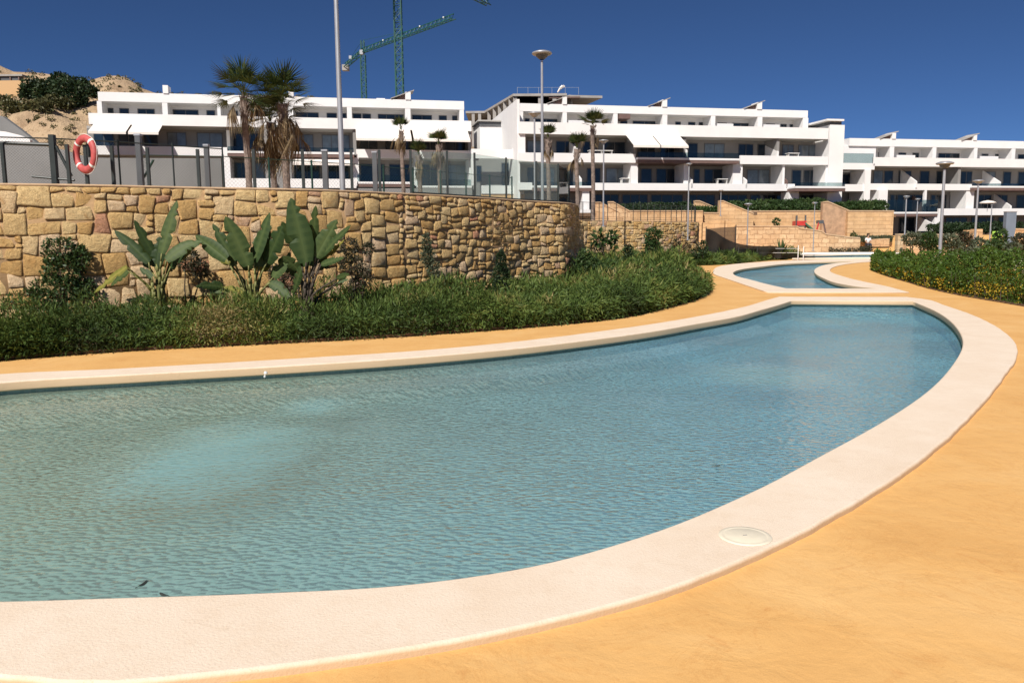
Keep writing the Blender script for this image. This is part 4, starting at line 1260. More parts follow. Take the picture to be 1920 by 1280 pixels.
# ---------------------------------------------------------------- unfinished concrete building far behind
def unfinished():
    Y = 125
    p = AT(960, 176, Y)
    root = empty('unfinished_building', (p.x, Y, 18.0), 0, 'unfinished grey concrete floors on columns rising behind the white apartments', 'building')
    loc = Vector(root.location)
    def W(px, py, dy=0): return AT(px, py, Y + dy) - loc
    a = W(962, 176); b = W(1048, 176); c = W(1058, 179)
    mb = MB().box(a.x, b.x + 1.2, 0, 20, a.z - .35, a.z); mb.build('roof_slab', M['concrete'], root)
    l0 = W(885, 214, -8); l1 = W(900, 205, -8)
    # receding left wing: its edge climbs towards the corner
    w0 = W(912, 206, -22)
    def quadslab(nm, p, q, dz, w):
        mb = MB(); n = Vector((1, 0.17, 0)).normalized() * w
        mb.v = [tuple(p), tuple(q), tuple(q + n), tuple(p + n)]; mb.v += [(x, y, z - dz) for x, y, z in mb.v]
        mb.f = [(0, 1, 2, 3), (7, 6, 5, 4), (0, 4, 5, 1), (1, 5, 6, 2), (2, 6, 7, 3), (3, 7, 4, 0)]
        mb.build(nm, M['concrete'], root)
    pA = AT(914, 210, 110) - loc; pB = AT(962, 176, 125) - loc
    pB = Vector((a.x, 0, a.z)); 
    zt = a.z
    pA = AT(908, 208, 141) - loc
    # far end of the wing: same level, farther away
    quadslab('wing_slab', Vector((pA.x, pA.y, zt)), Vector((a.x, 0, zt)), .35, 14)
    for t in (0.12, 0.32, 0.5, 0.68, 0.86):
        q = Vector((pA.x, pA.y, 0)).lerp(Vector((a.x, 0, 0)), t)
        MB().box(q.x, q.x + .55, q.y, q.y + .5, zt - 5.6, zt - .36).build('column', M['concrete'], root)
    quadslab('wing_floor', Vector((pA.x, pA.y + .2, zt - 3.2)), Vector((a.x, .2, zt - 3.2)), .3, 14)
    quadslab('wing_back', Vector((pA.x + 9, pA.y + 2, zt - .4)), Vector((a.x + 9, 3, zt - .4)), 6, .3)
    e0 = AT(873, 206, 141) - loc; e1 = AT(912, 206, 141) - loc; f0 = AT(873, 229, 141) - loc
    MB().box(e0.x, e1.x + 3, e0.y, e0.y + 9, zt - .35, zt).build('end_slab', M['concrete'], root)
    MB().box(e0.x + 1.2, e1.x + 3, e0.y, e0.y + 9, zt - 2.9, zt - 2.6).build('end_floor', M['concrete'], root)
    MB().box(e0.x + .5, e1.x + 3, e0.y + 8, e0.y + 8.3, zt - 5, zt - .4).build('end_wall', M['brown'], root)  # dark colour stands in for the shade deep inside the end bay
    for px in (887, 899): 
        q = AT(px, 205, 141) - loc; MB().box(q.x - .25, q.x + .25, q.y + .1, q.y + .6, zt - 6, zt - .36).build('column', M['concrete'], root)
    for i, px in enumerate((966, 1013, 1040)):
        q = W(px, 200); MB().box(q.x - .3, q.x + .3, .3, .8, a.z - 5.0, a.z - .36).build('column', M['concrete'], root)
    MB().box(a.x, b.x - 1, 0.1, 18, a.z - 3.2, a.z - 2.9).build('floor_slab', M['concrete'], root)
    MB().box(a.x + .5, b.x - 1, 7, 7.3, a.z - 5, a.z - .4).build('core_wall', M['concrete'], root)
    s0 = W(1028, 200); s1 = W(1045, 189)
    mb = MB(); mb.v = [(s0.x, -.2, s0.z), (s1.x, -.2, s1.z), (s1.x, 1, s1.z), (s0.x, 1, s0.z)]; mb.v += [(x, y, z - .3) for x, y, z in mb.v]
    mb.f = [(0, 1, 2, 3), (7, 6, 5, 4), (0, 4, 5, 1), (1, 5, 6, 2), (2, 6, 7, 3), (3, 7, 4, 0)]
    mb.build('stair_flight', M['concrete'], root)
    k = W(1030, 181); k2 = W(1088, 181)
    MB().box(k.x, k2.x, .2, 2, k.z - .2, k.z).build('cantilever_slab', M['brown'], root)
    k = W(1060, 202); k2 = W(1118, 202)
    MB().box(k.x, k2.x, .2, 2, k.z - .25, k.z).build('lower_slab', M['concrete'], root)
    mb = MB()
    for px in (970, 990, 1010, 1035, 1060, 1085):
        q = W(px, 176); mb.tube((q.x, .2, q.z - .1), (q.x, .2, q.z + 1.0), .03, n=4)
    q0 = W(970, 176); q1 = W(1085, 176)
    mb.tube((q0.x, .2, q0.z + .95), (q1.x, .2, q1.z + .95), .02, n=4)
    mb.build('edge_railing', M['galv'], root)
    q = W(1052, 165)
    mb = MB()
    mb.path([(q.x - .5, .4, q.z - .6), (q.x - .1, .4, q.z + .0), (q.x + .3, .4, q.z + .3), (q.x + .6, .4, q.z + .2)], [.1, .22, .25, .1], 6)
    mb.build('tarpaulin', M['awning'], root)
    return root
unfinished()

# ---------------------------------------------------------------- tower cranes
def lattice(mb, p0, p1, w, step, up=Vector((0, 0, 1)), r=0.06, tri=False):
    p0 = Vector(p0); p1 = Vector(p1); d = (p1 - p0); Ln = d.length; d.normalize()
    a = d.cross(up)
    a = Vector((1, 0, 0)) if a.length < .1 else a.normalized()
    c = a.cross(d).normalized()
    cs = [(-w / 2, -w / 2), (w / 2, -w / 2), (w / 2, w / 2), (-w / 2, w / 2)] if not tri else [(-w / 2, -w * .35), (w / 2, -w * .35), (0, w * .6)]
    n = max(1, int(Ln / step)); k = len(cs)
    P = [[p0 + d * (Ln * i / n) + a * x + c * y for x, y in cs] for i in range(n + 1)]
    for j in range(k): mb.tube(P[0][j], P[n][j], r * 1.3, n=4)
    for i in range(n):
        for j in range(k):
            q = (j + 1) % k
            mb.tube(P[i][j], P[i][q], r * .7, n=4, cap=False)
            mb.tube(P[i][j] if i % 2 else P[i][q], P[i + 1][q] if i % 2 else P[i + 1][j], r * .7, n=4, cap=False)
def cranes():
    Y = 170
    p = AT(750, 190, Y); top = AT(746, -70, Y)
    r = empty('tower_crane', (p.x, Y, 10), 0, 'nearer green lattice crane mast rising out of the top of the picture', 'crane')
    l = Vector(r.location)
    zt = top.z
    mb = MB(); lattice(mb, (0, 0, 0), (0, 0, zt - 10), 1.45, 1.6, Vector((0, 1, 0)), .11); mb.build('mast', M['crane'], r)
    tip = AT(916, 7, 205) - l
    d = (tip - Vector((0, 0, zt - 9.2)))
    mb = MB(); lattice(mb, Vector((0, 0, zt - 9.2)), tip, 1.3, 1.8, Vector((0, 0, 1)), .10, True); mb.build('jib', M['crane'], r)
    mb = MB(); lattice(mb, Vector((0, 0, zt - 9.2)), Vector((0, 0, zt - 9.2)) - d * .35, 1.3, 1.8, Vector((0, 0, 1)), .10, True); mb.build('counter_jib', M['crane'], r)
    Y = 270
    p = AT(683, 190, Y); top = AT(679, 103, Y)
    r = empty('tower_crane', (p.x, Y, 20), 0, 'smaller far green crane with its whole jib slanting up to the right', 'crane')
    l = Vector(r.location); zj = top.z - 20
    mb = MB(); lattice(mb, (0, 0, 0), (0, 0, zj), 1.5, 1.9, Vector((0, 1, 0)), .13); mb.build('mast', M['crane'], r)
    mb = MB(); lattice(mb, (0, 0, zj + 1.6), (0, 0, AT(678, 76, Y).z - 20), 1.0, 1.5, Vector((0, 1, 0)), .12); mb.build('tower_head', M['crane'], r)
    j1 = AT(851, 32, 235) - l; j1.z = j1.z
    jb = Vector((0, 0, zj + 1.2))
    cj = AT(647, 124, 283) - l
    mb = MB(); lattice(mb, jb, j1, 1.4, 2.0, Vector((0, 0, 1)), .11, True); mb.build('jib', M['crane'], r)
    mb = MB(); lattice(mb, jb, cj, 1.4, 2.0, Vector((0, 0, 1)), .12, True); mb.build('counter_jib', M['crane'], r)
    MB().box(cj.x - .9, cj.x + 1.3, cj.y - 1, cj.y + 1, cj.z - 1.6, cj.z + .3).build('counterweight', M['concrete'], r)
    MB().box(-.8, .2, -1.2, .2, zj - .1, zj + 1.3).build('cab', M['galv'], r)
    m_ = jb.lerp(cj, .65)
    MB().box(m_.x - .6, m_.x + .3, m_.y - .5, m_.y + .5, m_.z + .6, m_.z + 1.6).build('winch_box', M['galv'], r)
    for f_ in (.25, .66, .9):
        m_ = jb.lerp(j1, f_); MB().box(m_.x - .2, m_.x + .2, m_.y - .2, m_.y + .2, m_.z + .7, m_.z + 1.1).build('jib_lamp', M['whitepl'], r)
    top_ = Vector((0, 0, AT(678, 76, Y).z - 20))
    mb = MB(); mb.tube(top_, jb.lerp(j1, .55) + Vector((0, 0, .8)), .05, n=4); mb.tube(top_, cj, .05, n=4); mb.build('tie_rod', M['crane'], r)
cranes()

# ---------------------------------------------------------------- far left: shrubs on the hill and a flat house
pines = [((8, 188, 16, 10), 171), ((58, 168, 22, 26), 190), ((72, 160, 14, 16), 200), ((92, 172, 28, 30), 185), ((112, 150, 22, 17), 190), ((128, 178, 40, 34), 180), ((150, 158, 22, 16), 195), ((168, 172, 18, 16), 198), ((20, 202, 34, 15), 170), ((70, 200, 34, 14), 168), ((104, 192, 36, 14), 172)]
plab = ['small dark pine below the ochre terrace wall of the house', 'tall dark pine standing above the flat house end', 'small round pine between two larger crowns', 'dark pine below the hill notch', 'highest pine crown on the dark wooded spur', 'broad dark pine in the middle of the wooded spur', 'rounded pine at the right top of the spur', 'rightmost low pine where the spur meets the sand', 'low pine at the left picture edge under the ochre wall', 'low spreading pine over the sand slope', 'wide low pine at the foot of the wooded spur']
for (bl, Y), lb in zip(pines, plab):
    px, py, rx_, ry_ = bl
    gh = ground_hit(px, py + ry_ * .75); old = Y; Y = gh.y + 1; zb = gh.z
    bush('pine_tree', lb, 'pine tree', Y, [(px, py, rx_ * .8, ry_ * .8), (px - rx_ * .45, py + ry_ * .25, rx_ * .5, ry_ * .55), (px + rx_ * .4, py + ry_ * .2, rx_ * .5, ry_ * .6)], 0.75, M['pine'] if old > 172 else M['scrub'], 1.6, px, 0.8, 'pines on the hill spur', 2, 0.2, zb - 0.6, 0.35)
sc = []
for i in range(46):
    px = random.uniform(-10, 330); 
    sc.append((px, random.uniform(0.35, 0.97)))
def hillshrubs():
    dg = bpy.context.evaluated_depsgraph_get(); dg.update()
    V = []; Rn = []
    ob = bpy.data.objects['ground']
    Ps = []; 
    for i in range(900):
        px = random.uniform(-60, 640); Y = random.uniform(130, 232); x = (px - 960) / F * Y
        hit, loc_, nrm, idx = ob.ray_cast(Vector((x, Y, 300)), Vector((0, 0, -1)))
        if not hit: continue
        r = random.uniform(.35, 1.1)
        P, D = ellipsoid_pts((loc_.x, loc_.y, loc_.z + r * .3), (r, r, r * .7), 46)
        Ps.append(P)
    P = np.concatenate(Ps)
    o = leafmesh('hill_scrub', P, rdir(len(P), .3), .4, .14, M['scrub'])
    o['kind'] = 'stuff'; o['label'] = 'small dry shrubs scattered over the sandy hill'; o['category'] = 'shrubs'
hillshrubs()
def farhouse():
    Y = ground_hit(10, 182).y
    a = AT(-60, 158, Y); b = AT(40, 158, Y)
    r = empty('hill_house', ((a.x + b.x) / 2, Y, a.z - 3), 0, 'long low flat roofed house at the far left edge on the hill', 'house')
    l = Vector(r.location)
    def q(px, py): return AT(px, py, Y) - l
    for nm, x0_, y0_, x1_, y1_, o0, o1, mt in (('terrace_wall', -60, 176, 40, 151, 0, .6, M['ashlar']), ('wall', -60, 151, 34, 143, .8, 2.4, M['frame']), ('roof', -64, 143, 40, 139, .3, 3, M['concrete'])):
        p0 = q(x0_, y0_); p1 = q(x1_, y1_)
        MB().box(p0.x, p1.x, o0, o1, p0.z - (2 if nm == 'terrace_wall' else 0), p1.z).build(nm, mt, r)
    for px in (-30, -5, 16, 32):
        p0 = q(px, 151); p1 = q(px + 1.5, 143); MB().box(p0.x, p1.x, 0.5, .7, p0.z, p1.z).build('column', M['brown'], r)
farhouse()

# ================================================================== BETWEEN: screens, terraces, walls on the right
def pxwall(name, label, Y, pts, mat, th=0.5, zb=None, cat='wall', cap=None, yaw=0.0, uvs=1.0):
    """upright wall; pts = its top edge as (px, py) surveyed at distance Y (or given per point), bottom at zb"""
    P = []
    for p in pts:
        yy = p[2] if len(p) > 2 else Y
        P.append(AT(p[0], p[1], yy))
    c = P[0]
    root = empty(name, (c.x, c.y, zb), 0, label, cat)
    loc = Vector(root.location)
    V = []; Fc = []; UV = []
    n = len(P)
    for p in P:
        q = p - loc
        V += [(q.x, q.y, 0), (q.x, q.y, q.z), (q.x, q.y + th, q.z), (q.x, q.y + th, 0)]
    for i in range(n - 1):
        a, b = 4 * i, 4 * (i + 1)
        Fc += [(a, b, b + 1, a + 1), (a + 1, b + 1, b + 2, a + 2), (a + 2, b + 2, b + 3, a + 3)]
    Fc += [(0, 1, 2, 3), (4 * n - 1, 4 * n - 2, 4 * n - 3, 4 * n - 4)]
    me = bpy.data.meshes.new('face'); me.from_pydata(V, [], Fc)
    uvl = me.uv_layers.new(name='UVMap')
    for poly in me.polygons:
        for li in poly.loop_indices:
            v = me.vertices[me.loops[li].vertex_index].co
            flat = abs(poly.normal.x) > .9 and abs(poly.normal.y) < .3
            uvl.data[li].uv = ((v.y if flat else v.x) * uvs, v.z * uvs) if abs(poly.normal.z) < .9 else (v.x * uvs, v.y * uvs)
    link('face', me, mat, root)
    if cap:
        mb = MB()
        for i in range(n - 1):
            p, q = P[i] - loc, P[i + 1] - loc
            b = len(mb.v)
            mb.v += [(p.x, p.y - .06, p.z + .003), (q.x, q.y - .06, q.z + .003), (q.x, q.y + th + .06, q.z + .003), (p.x, p.y + th + .06, p.z + .003)]
            mb.v += [(x, y, z + .10) for x, y, z in mb.v[b:b + 4]]
            mb.f += [tuple(b + k for k in f) for f in ((0, 3, 2, 1), (4, 5, 6, 7), (0, 1, 5, 4), (1, 2, 6, 5), (2, 3, 7, 6), (3, 0, 4, 7))]
        mb.build('coping', cap, root)
    return root
pxwall('grey_screen_wall', 'plain grey wall behind the fence, left of the white apartments', 46, [(-200, 258), (0, 266), (60, 270), (115, 280), (150, 291), (186, 296), (414, 297)], M['greywall'], 0.3, 2.0)
pxwall('grey_bank_wall', 'dark grey sloping wall rising at the far left picture edge', 62, [(-260, 190), (-40, 208), (4, 218), (34, 240), (62, 262), (90, 285)], M['greywall'], 0.5, 2.0)
pxwall('pale_garden_wall', 'pale low kerb showing above the grey screen at the left edge', 58, [(-60, 240), (10, 247), (38, 254), (56, 262)], M['white'], .3, 6.5)

# ground-level terraces in front of the apartments
def sheet(name, pts, mat, kind='structure', th=0.3):
    V = [tuple(p) for p in pts]; n = len(V)
    V2 = V + [(x, y, z - th) for x, y, z in V]
    me = bpy.data.meshes.new(name)
    me.from_pydata(V2, [], [tuple(range(n)), tuple(2 * n - 1 - i for i in range(n))] + [(i, n + i, n + (i + 1) % n, (i + 1) % n) for i in range(n)])
    o = link(name, me, mat); o['kind'] = kind
    return o
sheet('rising_path', [(24, 72.5, 0.35), (60, 72.5, 0.35), (64, 78, 1.3), (64, 83, 1.7), (32, 83, 1.7), (28, 78, 1.2)], M['deck'])
sheet('upper_bank', [(-40, 72.6, 3.95), (17.3, 72.6, 3.95), (17.4, 73.6, 3.95), (22.4, 73.6, 3.95), (22.5, 76.6, 4.0), (31.3, 76.6, 4.0), (31.3, 84, 4.4), (-40, 84, 4.4)], M['soil'])
sheet('right_bank', [(33.0, 79.6, 3.8), (37.9, 79.6, 3.8), (40, 88, 4.2), (33.4, 88, 4.2)], M['soil'])
sheet('far_right_bank', [(46.6, 84, 1.6), (80, 84, 1.6), (80, 110, 2.2), (46.6, 96, 2.2)], M['soil'])

pxwall('sandstone_wall', 'sandstone wall section seen through the fence left of the ramp', 72, [(1110, 396.5), (1318, 396.8)], M['ashlar'], .5, 1.0, cap=M['cap'])
pxwall('sandstone_wall', 'sandstone wall with sloping top beside the left garden steps', 73, [(1318, 400), (1348, 401), (1349, 378), (1356, 378), (1413, 401.5)], M['ashlar'], .5, 0.5, cap=M['cap'])
pxwall('stair_wall', 'narrow sloping cap wall left of the dark stair opening', 75.5, [(1302, 378), (1312, 378), (1350, 394)], M['rubble'], .4, 3.5, cap=M['cap'])
pxwall('sandstone_wall', 'long level sandstone wall behind the red play tower', 76, [(1405, 397), (1600, 396.5)], M['ashlar'], .5, 0.6, cap=M['cap'])
pxwall('stair_wall', 'narrow sloping cap wall above the right end of the long wall', 78, [(1525, 379), (1534, 380), (1562, 394)], M['rubble'], .4, 3.5, cap=M['cap'])
pxwall('sandstone_wall', 'shaded stair wall with sloping top left of the big plain wall', 75, [(1543, 380), (1552, 379), (1592, 396)], M['shadedrubble'], .5, 0.6, cap=M['cap'])
pxwall('sandstone_wall', 'big plain sandstone wall ending in a sharp right corner', 74.5, [(1590.5, 396.5), (1676, 396.8)], M['ashlar'], 5.0, 0.6, cap=M['cap'])
pxwall('rough_stone_wall', 'long rough stone wall below the play area with its top stepping down right', 71.5, [(1380, 425), (1494, 425.5), (1500, 429), (1540, 434), (1548, 440), (1596, 446), (1612, 447), (1613, 452)], M['rubble'], .5, 0.1, cap=M['cap'])
pxwall('sandstone_wall', 'sandstone wall behind the dark shade net', 72, [(1316, 418), (1350, 412), (1384, 418)], M['ashlar'], .5, 0.1)
pxwall('stair_wall', 'low diagonal stair wall behind the fence near the palms', 66, [(1112, 381), (1126, 381), (1160, 398)], M['rubble'], .4, 2.0, cap=M['cap'])
pxwall('stair_wall', 'second diagonal stair wall behind the fence', 68, [(1140, 380), (1150, 380), (1182, 398)], M['rubble'], .4, 2.0, cap=M['cap'])
pxwall('low_wall', 'low pale wall behind the right shrubs under the apartments', 66, [(1684, 440.5), (1818, 441.5)], M['rubble'], .5, .3, cap=M['cap'])
pxwall('low_wall', 'low pale wall stretch nearer behind the right shrubs', 55, [(1700, 452), (1840, 454)], M['rubble'], .5, .1, cap=M['cap'])
pxwall('low_wall', 'short orange wall at the right picture edge behind the blue pylon', 55, [(1902, 431), (2000, 433)], M['ashlar'], .5, .1, cap=M['cap'])
pxwall('stone_pillar', 'pinkish square stone pillar behind the right shrubs', 50, [(1828, 429.5), (1843, 429.5)], M['rubble'], .5, 0.0, cat='pillar')
pxwall('stone_block_wall', 'small orange wall block left of the pinkish pillar', 52, [(1814, 431.5), (1827, 431.5)], M['ashlar'], .5, 0.0)
pxwall('planter_wall', 'curved low stone planter edge on the path beside the seated person', 73.8, [(1632, 449), (1650, 447.5), (1668, 447)], M['rubble'], .4, 0.7)

# planting above those walls
def strip(name, label, Y, x0_, x1_, ytop, ybot, depth, leaf, mat, n, cat='hedge'):
    a = AT(x0_, ybot, Y); b = AT(x1_, ytop, Y)
    root = empty(name, (a.x, Y, a.z - .3), 0, label, cat)
    N = n
    P = np.stack([RNG.uniform(0, b.x - a.x, N), RNG.uniform(0, depth, N), RNG.random(N)], 1)
    h = (b.z - a.z) + .3
    hh = h * (0.62 + 0.5 * vnoise(P[:, :1].repeat(2, 1) + P[:, 1:2], 0.9, 3)) * np.clip(P[:, 1] / depth * 3 + .5, 0, 1)
    P[:, 2] = hh * (1 - RNG.random(N) ** 1.6)
    leafmesh('foliage', P, rdir(N, .35), leaf * RNG.uniform(.6, 1.3, N), leaf * .3, mat, root, np.clip(.5 * RNG.random(N) + .5 * vnoise(P, 1.1, 2), 0, 1))
    mb = MB()
    for i in range(20):
        x = random.uniform(0, b.x - a.x); y = random.uniform(.2, depth); mb.tube((x, y, 0), (x + .1, y, h * .6), .03, n=4)
    mb.build('stem', M['stemdark'], root)['kind'] = 'stuff'
strip('bank_hedge', 'dark trimmed planting on the bank above the fenced wall', 73.5, 1158, 1304, 378, 397, 3, .22, M['pine'], 9000)
strip('bank_hedge', 'green planting between the two garden stairs left of the ramp wall', 74.5, 1304, 1352, 384, 400, 2, .22, M['bush'], 3500)
strip('bank_hedge', 'long green planting on top of the wall behind the play tower', 77, 1376, 1560, 372, 396, 4, .24, M['bush'], 15000)
strip('bank_hedge', 'planting above the big plain wall at the foot of the right block', 79.8, 1578, 1668, 374, 396, 3, .24, M['bush'], 7000)
strip('bank_hedge', 'dark planting in front of the right block ground floor', 85, 1762, 1925, 416, 432, 3, .24, M['pine'], 9000)
strip('bank_hedge', 'low grey green planting along the path right of the play arch', 75, 1556, 1598, 437, 452, 1.5, .18, M['olive'], 3000)
strip('bank_hedge', 'low planting on the path side under the big plain wall', 73.9, 1604, 1676, 440, 448, .8, .15, M['olive'], 2500)
strip('bank_hedge', 'low purple brown planting along the far channel rim', 71.2, 1556, 1640, 461, 472, 1.6, .16, M['bushpurple'], 3500)

# ------------------------------------------------------------------ glass balustrade and fences on the stone wall
def topat(px):
    """point on the top of the nearer wall in column px (on its centre line)"""
    i = int(np.argmin(np.abs(960 + F * (PW1.P[:, 0]) / PW1.P[:, 1] - px) + (PW1.P[:, 1] > 25.3) * 1e4))
    q = PW1.S[i]; p, n = PW1.at(q)
    return Vector((p[0] - n[0] * 0.28, p[1] - n[1] * 0.28, WT)), n, q
def balustrade():
    p0, _, q0 = topat(-60); 
    root = empty('glass_balustrade', p0, 0, 'glass balustrade with slim dark posts along the top of the curved stone wall', 'balustrade')
    l = Vector(root.location)
    posts = []
    q = q0
    pxs = [-60, 20, 139, 172, 226, 296, 390, 480, 585, 684, 736, 786, 856, 915, 972, 1022, 1064]
    for x in pxs: posts.append(topat(x))
    q = PW1.S[int(np.argmin(np.abs(PW1.P[:, 1] - 27)))]
    while q < PW1.len - .5:
        p, n = PW1.at(q); posts.append((Vector((p[0] - n[0] * .28, p[1] - n[1] * .28, WT)), n, q)); q += 1.5
    def hh_(p): return min(1.12, .72 + max(0, p.y - 16.3) * .09)
    for p, n, _ in posts:
        h = hh_(p)
        MB().box(-.028, .028, -.028, .028, 0, h + .03).build('post', M['dark'], root, loc=p - l)
    for (a, n, _), (b, n2, _) in zip(posts, posts[1:]):
        if a.x < -2.5: continue
        d = (b - a).normalized()
        m = MB(); s_ = a + d * .06 - l; e_ = b - d * .06 - l
        nn = Vector((-d.y, d.x, 0)) * .006
        m.v = [tuple(s_ + nn + Vector((0, 0, .06))), tuple(e_ + nn + Vector((0, 0, .06))), tuple(e_ - nn + Vector((0, 0, .06))), tuple(s_ - nn + Vector((0, 0, .06)))]
        m.v += [(x, y, hh_(a if k_ in (0, 3) else b)) for k_, (x, y, z) in enumerate(m.v)]
        m.f = [(0, 3, 2, 1), (4, 5, 6, 7), (0, 1, 5, 4), (1, 2, 6, 5), (2, 3, 7, 6), (3, 0, 4, 7)]
        m.build('glass_panel', M['balglass'], root)
        m = MB(); m.tube(a - l + Vector((0, 0, .04)), b - l + Vector((0, 0, .04)), .02, n=6); m.build('bottom_rail', M['dark'], root)
balustrade()
def meshfence(name, label, pts, h, z0, mat, pitch=0.06, posts=2.0, wr=0.0022, rail=True, brace=None, postr=.03, cat='fence', toprail=True):
    """chain-link fence: posts, rails and woven wires, all real"""
    P = [Vector(p) for p in pts]
    root = empty(name, (P[0].x, P[0].y, z0), 0, label, cat)
    l = Vector(root.location)
    for a, b in zip(P, P[1:]):
        d = b - a; Ln = d.length; dn = d.normalized()
        n = int(Ln / pitch)
        V = []; Fc = []
        for s_ in (1, -1):
            for i in range(-int(h / pitch), n + 1):
                x0_, x1_ = (i * pitch, i * pitch + h) if s_ == 1 else (i * pitch + h, i * pitch)
                t0, t1 = 0.0, 1.0
                lo_, hi_ = 0, Ln
                # clip the wire to the panel
                def cl(x, o): return (x - x0_) / (x1_ - x0_)
                ta, tb = sorted((cl(lo_, 0), cl(hi_, 0)))
                t0 = max(0, ta); t1 = min(1, tb)
                if t1 - t0 < .02: continue
                A = a - l + dn * (x0_ + (x1_ - x0_) * t0) + Vector((0, 0, h * t0)); Bq = a - l + dn * (x0_ + (x1_ - x0_) * t1) + Vector((0, 0, h * t1))
                e = (Bq - A).normalized(); up = Vector((-dn.y, dn.x, 0)); c = e.cross(up) * wr; g_ = up * wr
                b0 = len(V)
                V += [tuple(A + c), tuple(A - c * .5 + g_), tuple(A - c * .5 - g_), tuple(Bq + c), tuple(Bq - c * .5 + g_), tuple(Bq - c * .5 - g_)]
                Fc += [(b0, b0 + 1, b0 + 4, b0 + 3), (b0 + 1, b0 + 2, b0 + 5, b0 + 4), (b0 + 2, b0, b0 + 3, b0 + 5)]
        if V:
            arrays('wire_mesh', V, Fc, mat, root)
        k = max(1, round(Ln / posts))
        for i in range(k + 1):
            q = a.lerp(b, i / k) - l
            MB().tube((0, 0, 0), (0, 0, h + .05), postr, n=8).build('post', mat, root, loc=q)
        if toprail:
            MB().tube(a - l + Vector((0, 0, h)), b - l + Vector((0, 0, h)), .012, n=6).build('rail', mat, root)
    return root
# taller chain-link fence on the left part of the wall top
a0 = AT(-160, 340, 15.2); a1 = AT(104, 340, 15.9); a2 = AT(226, 342, 16.5); a3 = AT(420, 342, 17.9)
meshfence('chain_link_fence', 'tall dark green chain link fence over the left end of the stone wall', [(a0.x, a0.y, 2.35), (a1.x, a1.y, 2.35), (a2.x, a2.y, 2.35), (a3.x, a3.y, 2.35)], 1.28, 2.35, M['dark'], .055, 1.0, .0016, postr=.018)
def gatepost():
    p = AT(104, 340, 15.75)
    r = empty('fence_brace', (p.x, p.y, 2.35), 0, 'thick dark square post with a long rail and diagonal brace left of the life ring', 'fence post')
    MB().box(-.05, .05, -.05, .05, 0, 1.33).build('post', M['dark'], r)
    q = AT(0, 265, 15.75) - Vector(r.location); q2 = AT(-160, 262, 15.75) - Vector(r.location); t = AT(104, 272, 15.75) - Vector(r.location)
    MB().tube(q2, t, .035, n=8).build('rail', M['dark'], r)
    b0 = AT(105, 274, 15.75) - Vector(r.location); b1 = AT(134, 330, 15.75) - Vector(r.location)
    MB().tube(b0, b1, .03, n=8).build('brace', M['dark'], r)
    c0 = AT(60, 331, 15.75) - Vector(r.location); c1 = AT(140, 338, 15.75) - Vector(r.location)
    MB().tube(c0, c1, .022, n=8).build('lower_rail', M['dark'], r)
gatepost()
# green fence run a little behind with one braced corner
g0 = AT(268, 340, 22); g1 = AT(420, 342, 22.5); g2 = AT(660, 345, 25); g3 = AT(960, 360, 31)
r = meshfence('green_mesh_fence', 'lower green mesh fence standing behind the glass balustrade', [(g0.x, g0.y, 2.3), (g1.x, g1.y, 2.3), (g2.x, g2.y, 2.3), (g3.x, g3.y, 2.3)], 1.65, 2.3, M['greenmetal'], .11, 1.4, .0018, postr=.03)
b0 = AT(288, 300, 22.1) - Vector(r.location); b1 = AT(268, 336, 22.1) - Vector(r.location)
MB().tube(b0, b1, .03, n=8).build('brace', M['greenmetal'], r)
for px, py, Y, rr, lb in ((265, 255, 17.6, .055, 'pale grey square post right of the life ring'), (391, 274, 19, .05, 'grey square post behind the glass left of the first palm'), (611, 284, 19.5, .06, 'grey square post left of the tall lamp'), (704, 287, 20.5, .055, 'grey square post right of the tall lamp')):
    p = AT(px, 350, Y); zt = AT(px, py, Y).z
    r = empty('fence_post', (p.x, Y, 2.3), 0, lb, 'post', 'separate grey posts on the terrace')
    MB().box(-rr, rr, -rr, rr, 0, zt - 2.3).build('shaft', M['frame'], r)
    MB().box(-rr * 1.2, rr * 1.2, -rr * 1.2, rr * 1.2, zt - 2.3, zt - 2.26).build('cap', M['galv'], r)
# glass screen box near the wall corner
def fence2():
    pts = []
    root = None
    q0 = PW2.S[int(np.argmin(np.abs(PW2.P[:, 1] - 41)))]
    p, n = PW2.at(q0)
    root = empty('wall_fence', (p[0], p[1], WT), 0, 'thin dark post fence along the top of the farther stone wall', 'fence')
    l = Vector(root.location)
    q = q0; prev = None
    while q < PW2.len - 4:
        p, n = PW2.at(q); c = Vector((p[0] - n[0] * .2, p[1] - n[1] * .2, WT))
        MB().tube((0, 0, 0), (0, 0, 1.05), .022, n=6).build('post', M['dark'], root, loc=c - l)
        if prev is not None:
            for hh in (1.03, .08): MB().tube(prev - l + Vector((0, 0, hh)), c - l + Vector((0, 0, hh)), .012, n=5).build('rail', M['dark'], root)
            d = (c - prev); V = []; Fc = []
            for i in range(1, 8):
                e = prev + d * i / 8 - l
                b = len(V); V += [(e.x - .003, e.y, .08), (e.x + .003, e.y, .08), (e.x + .003, e.y, 1.03), (e.x - .003, e.y, 1.03)]; Fc.append((b, b + 1, b + 2, b + 3))
            arrays('wire_infill', V, Fc, M['dark'], root)
        prev = c; q += .72
fence2()

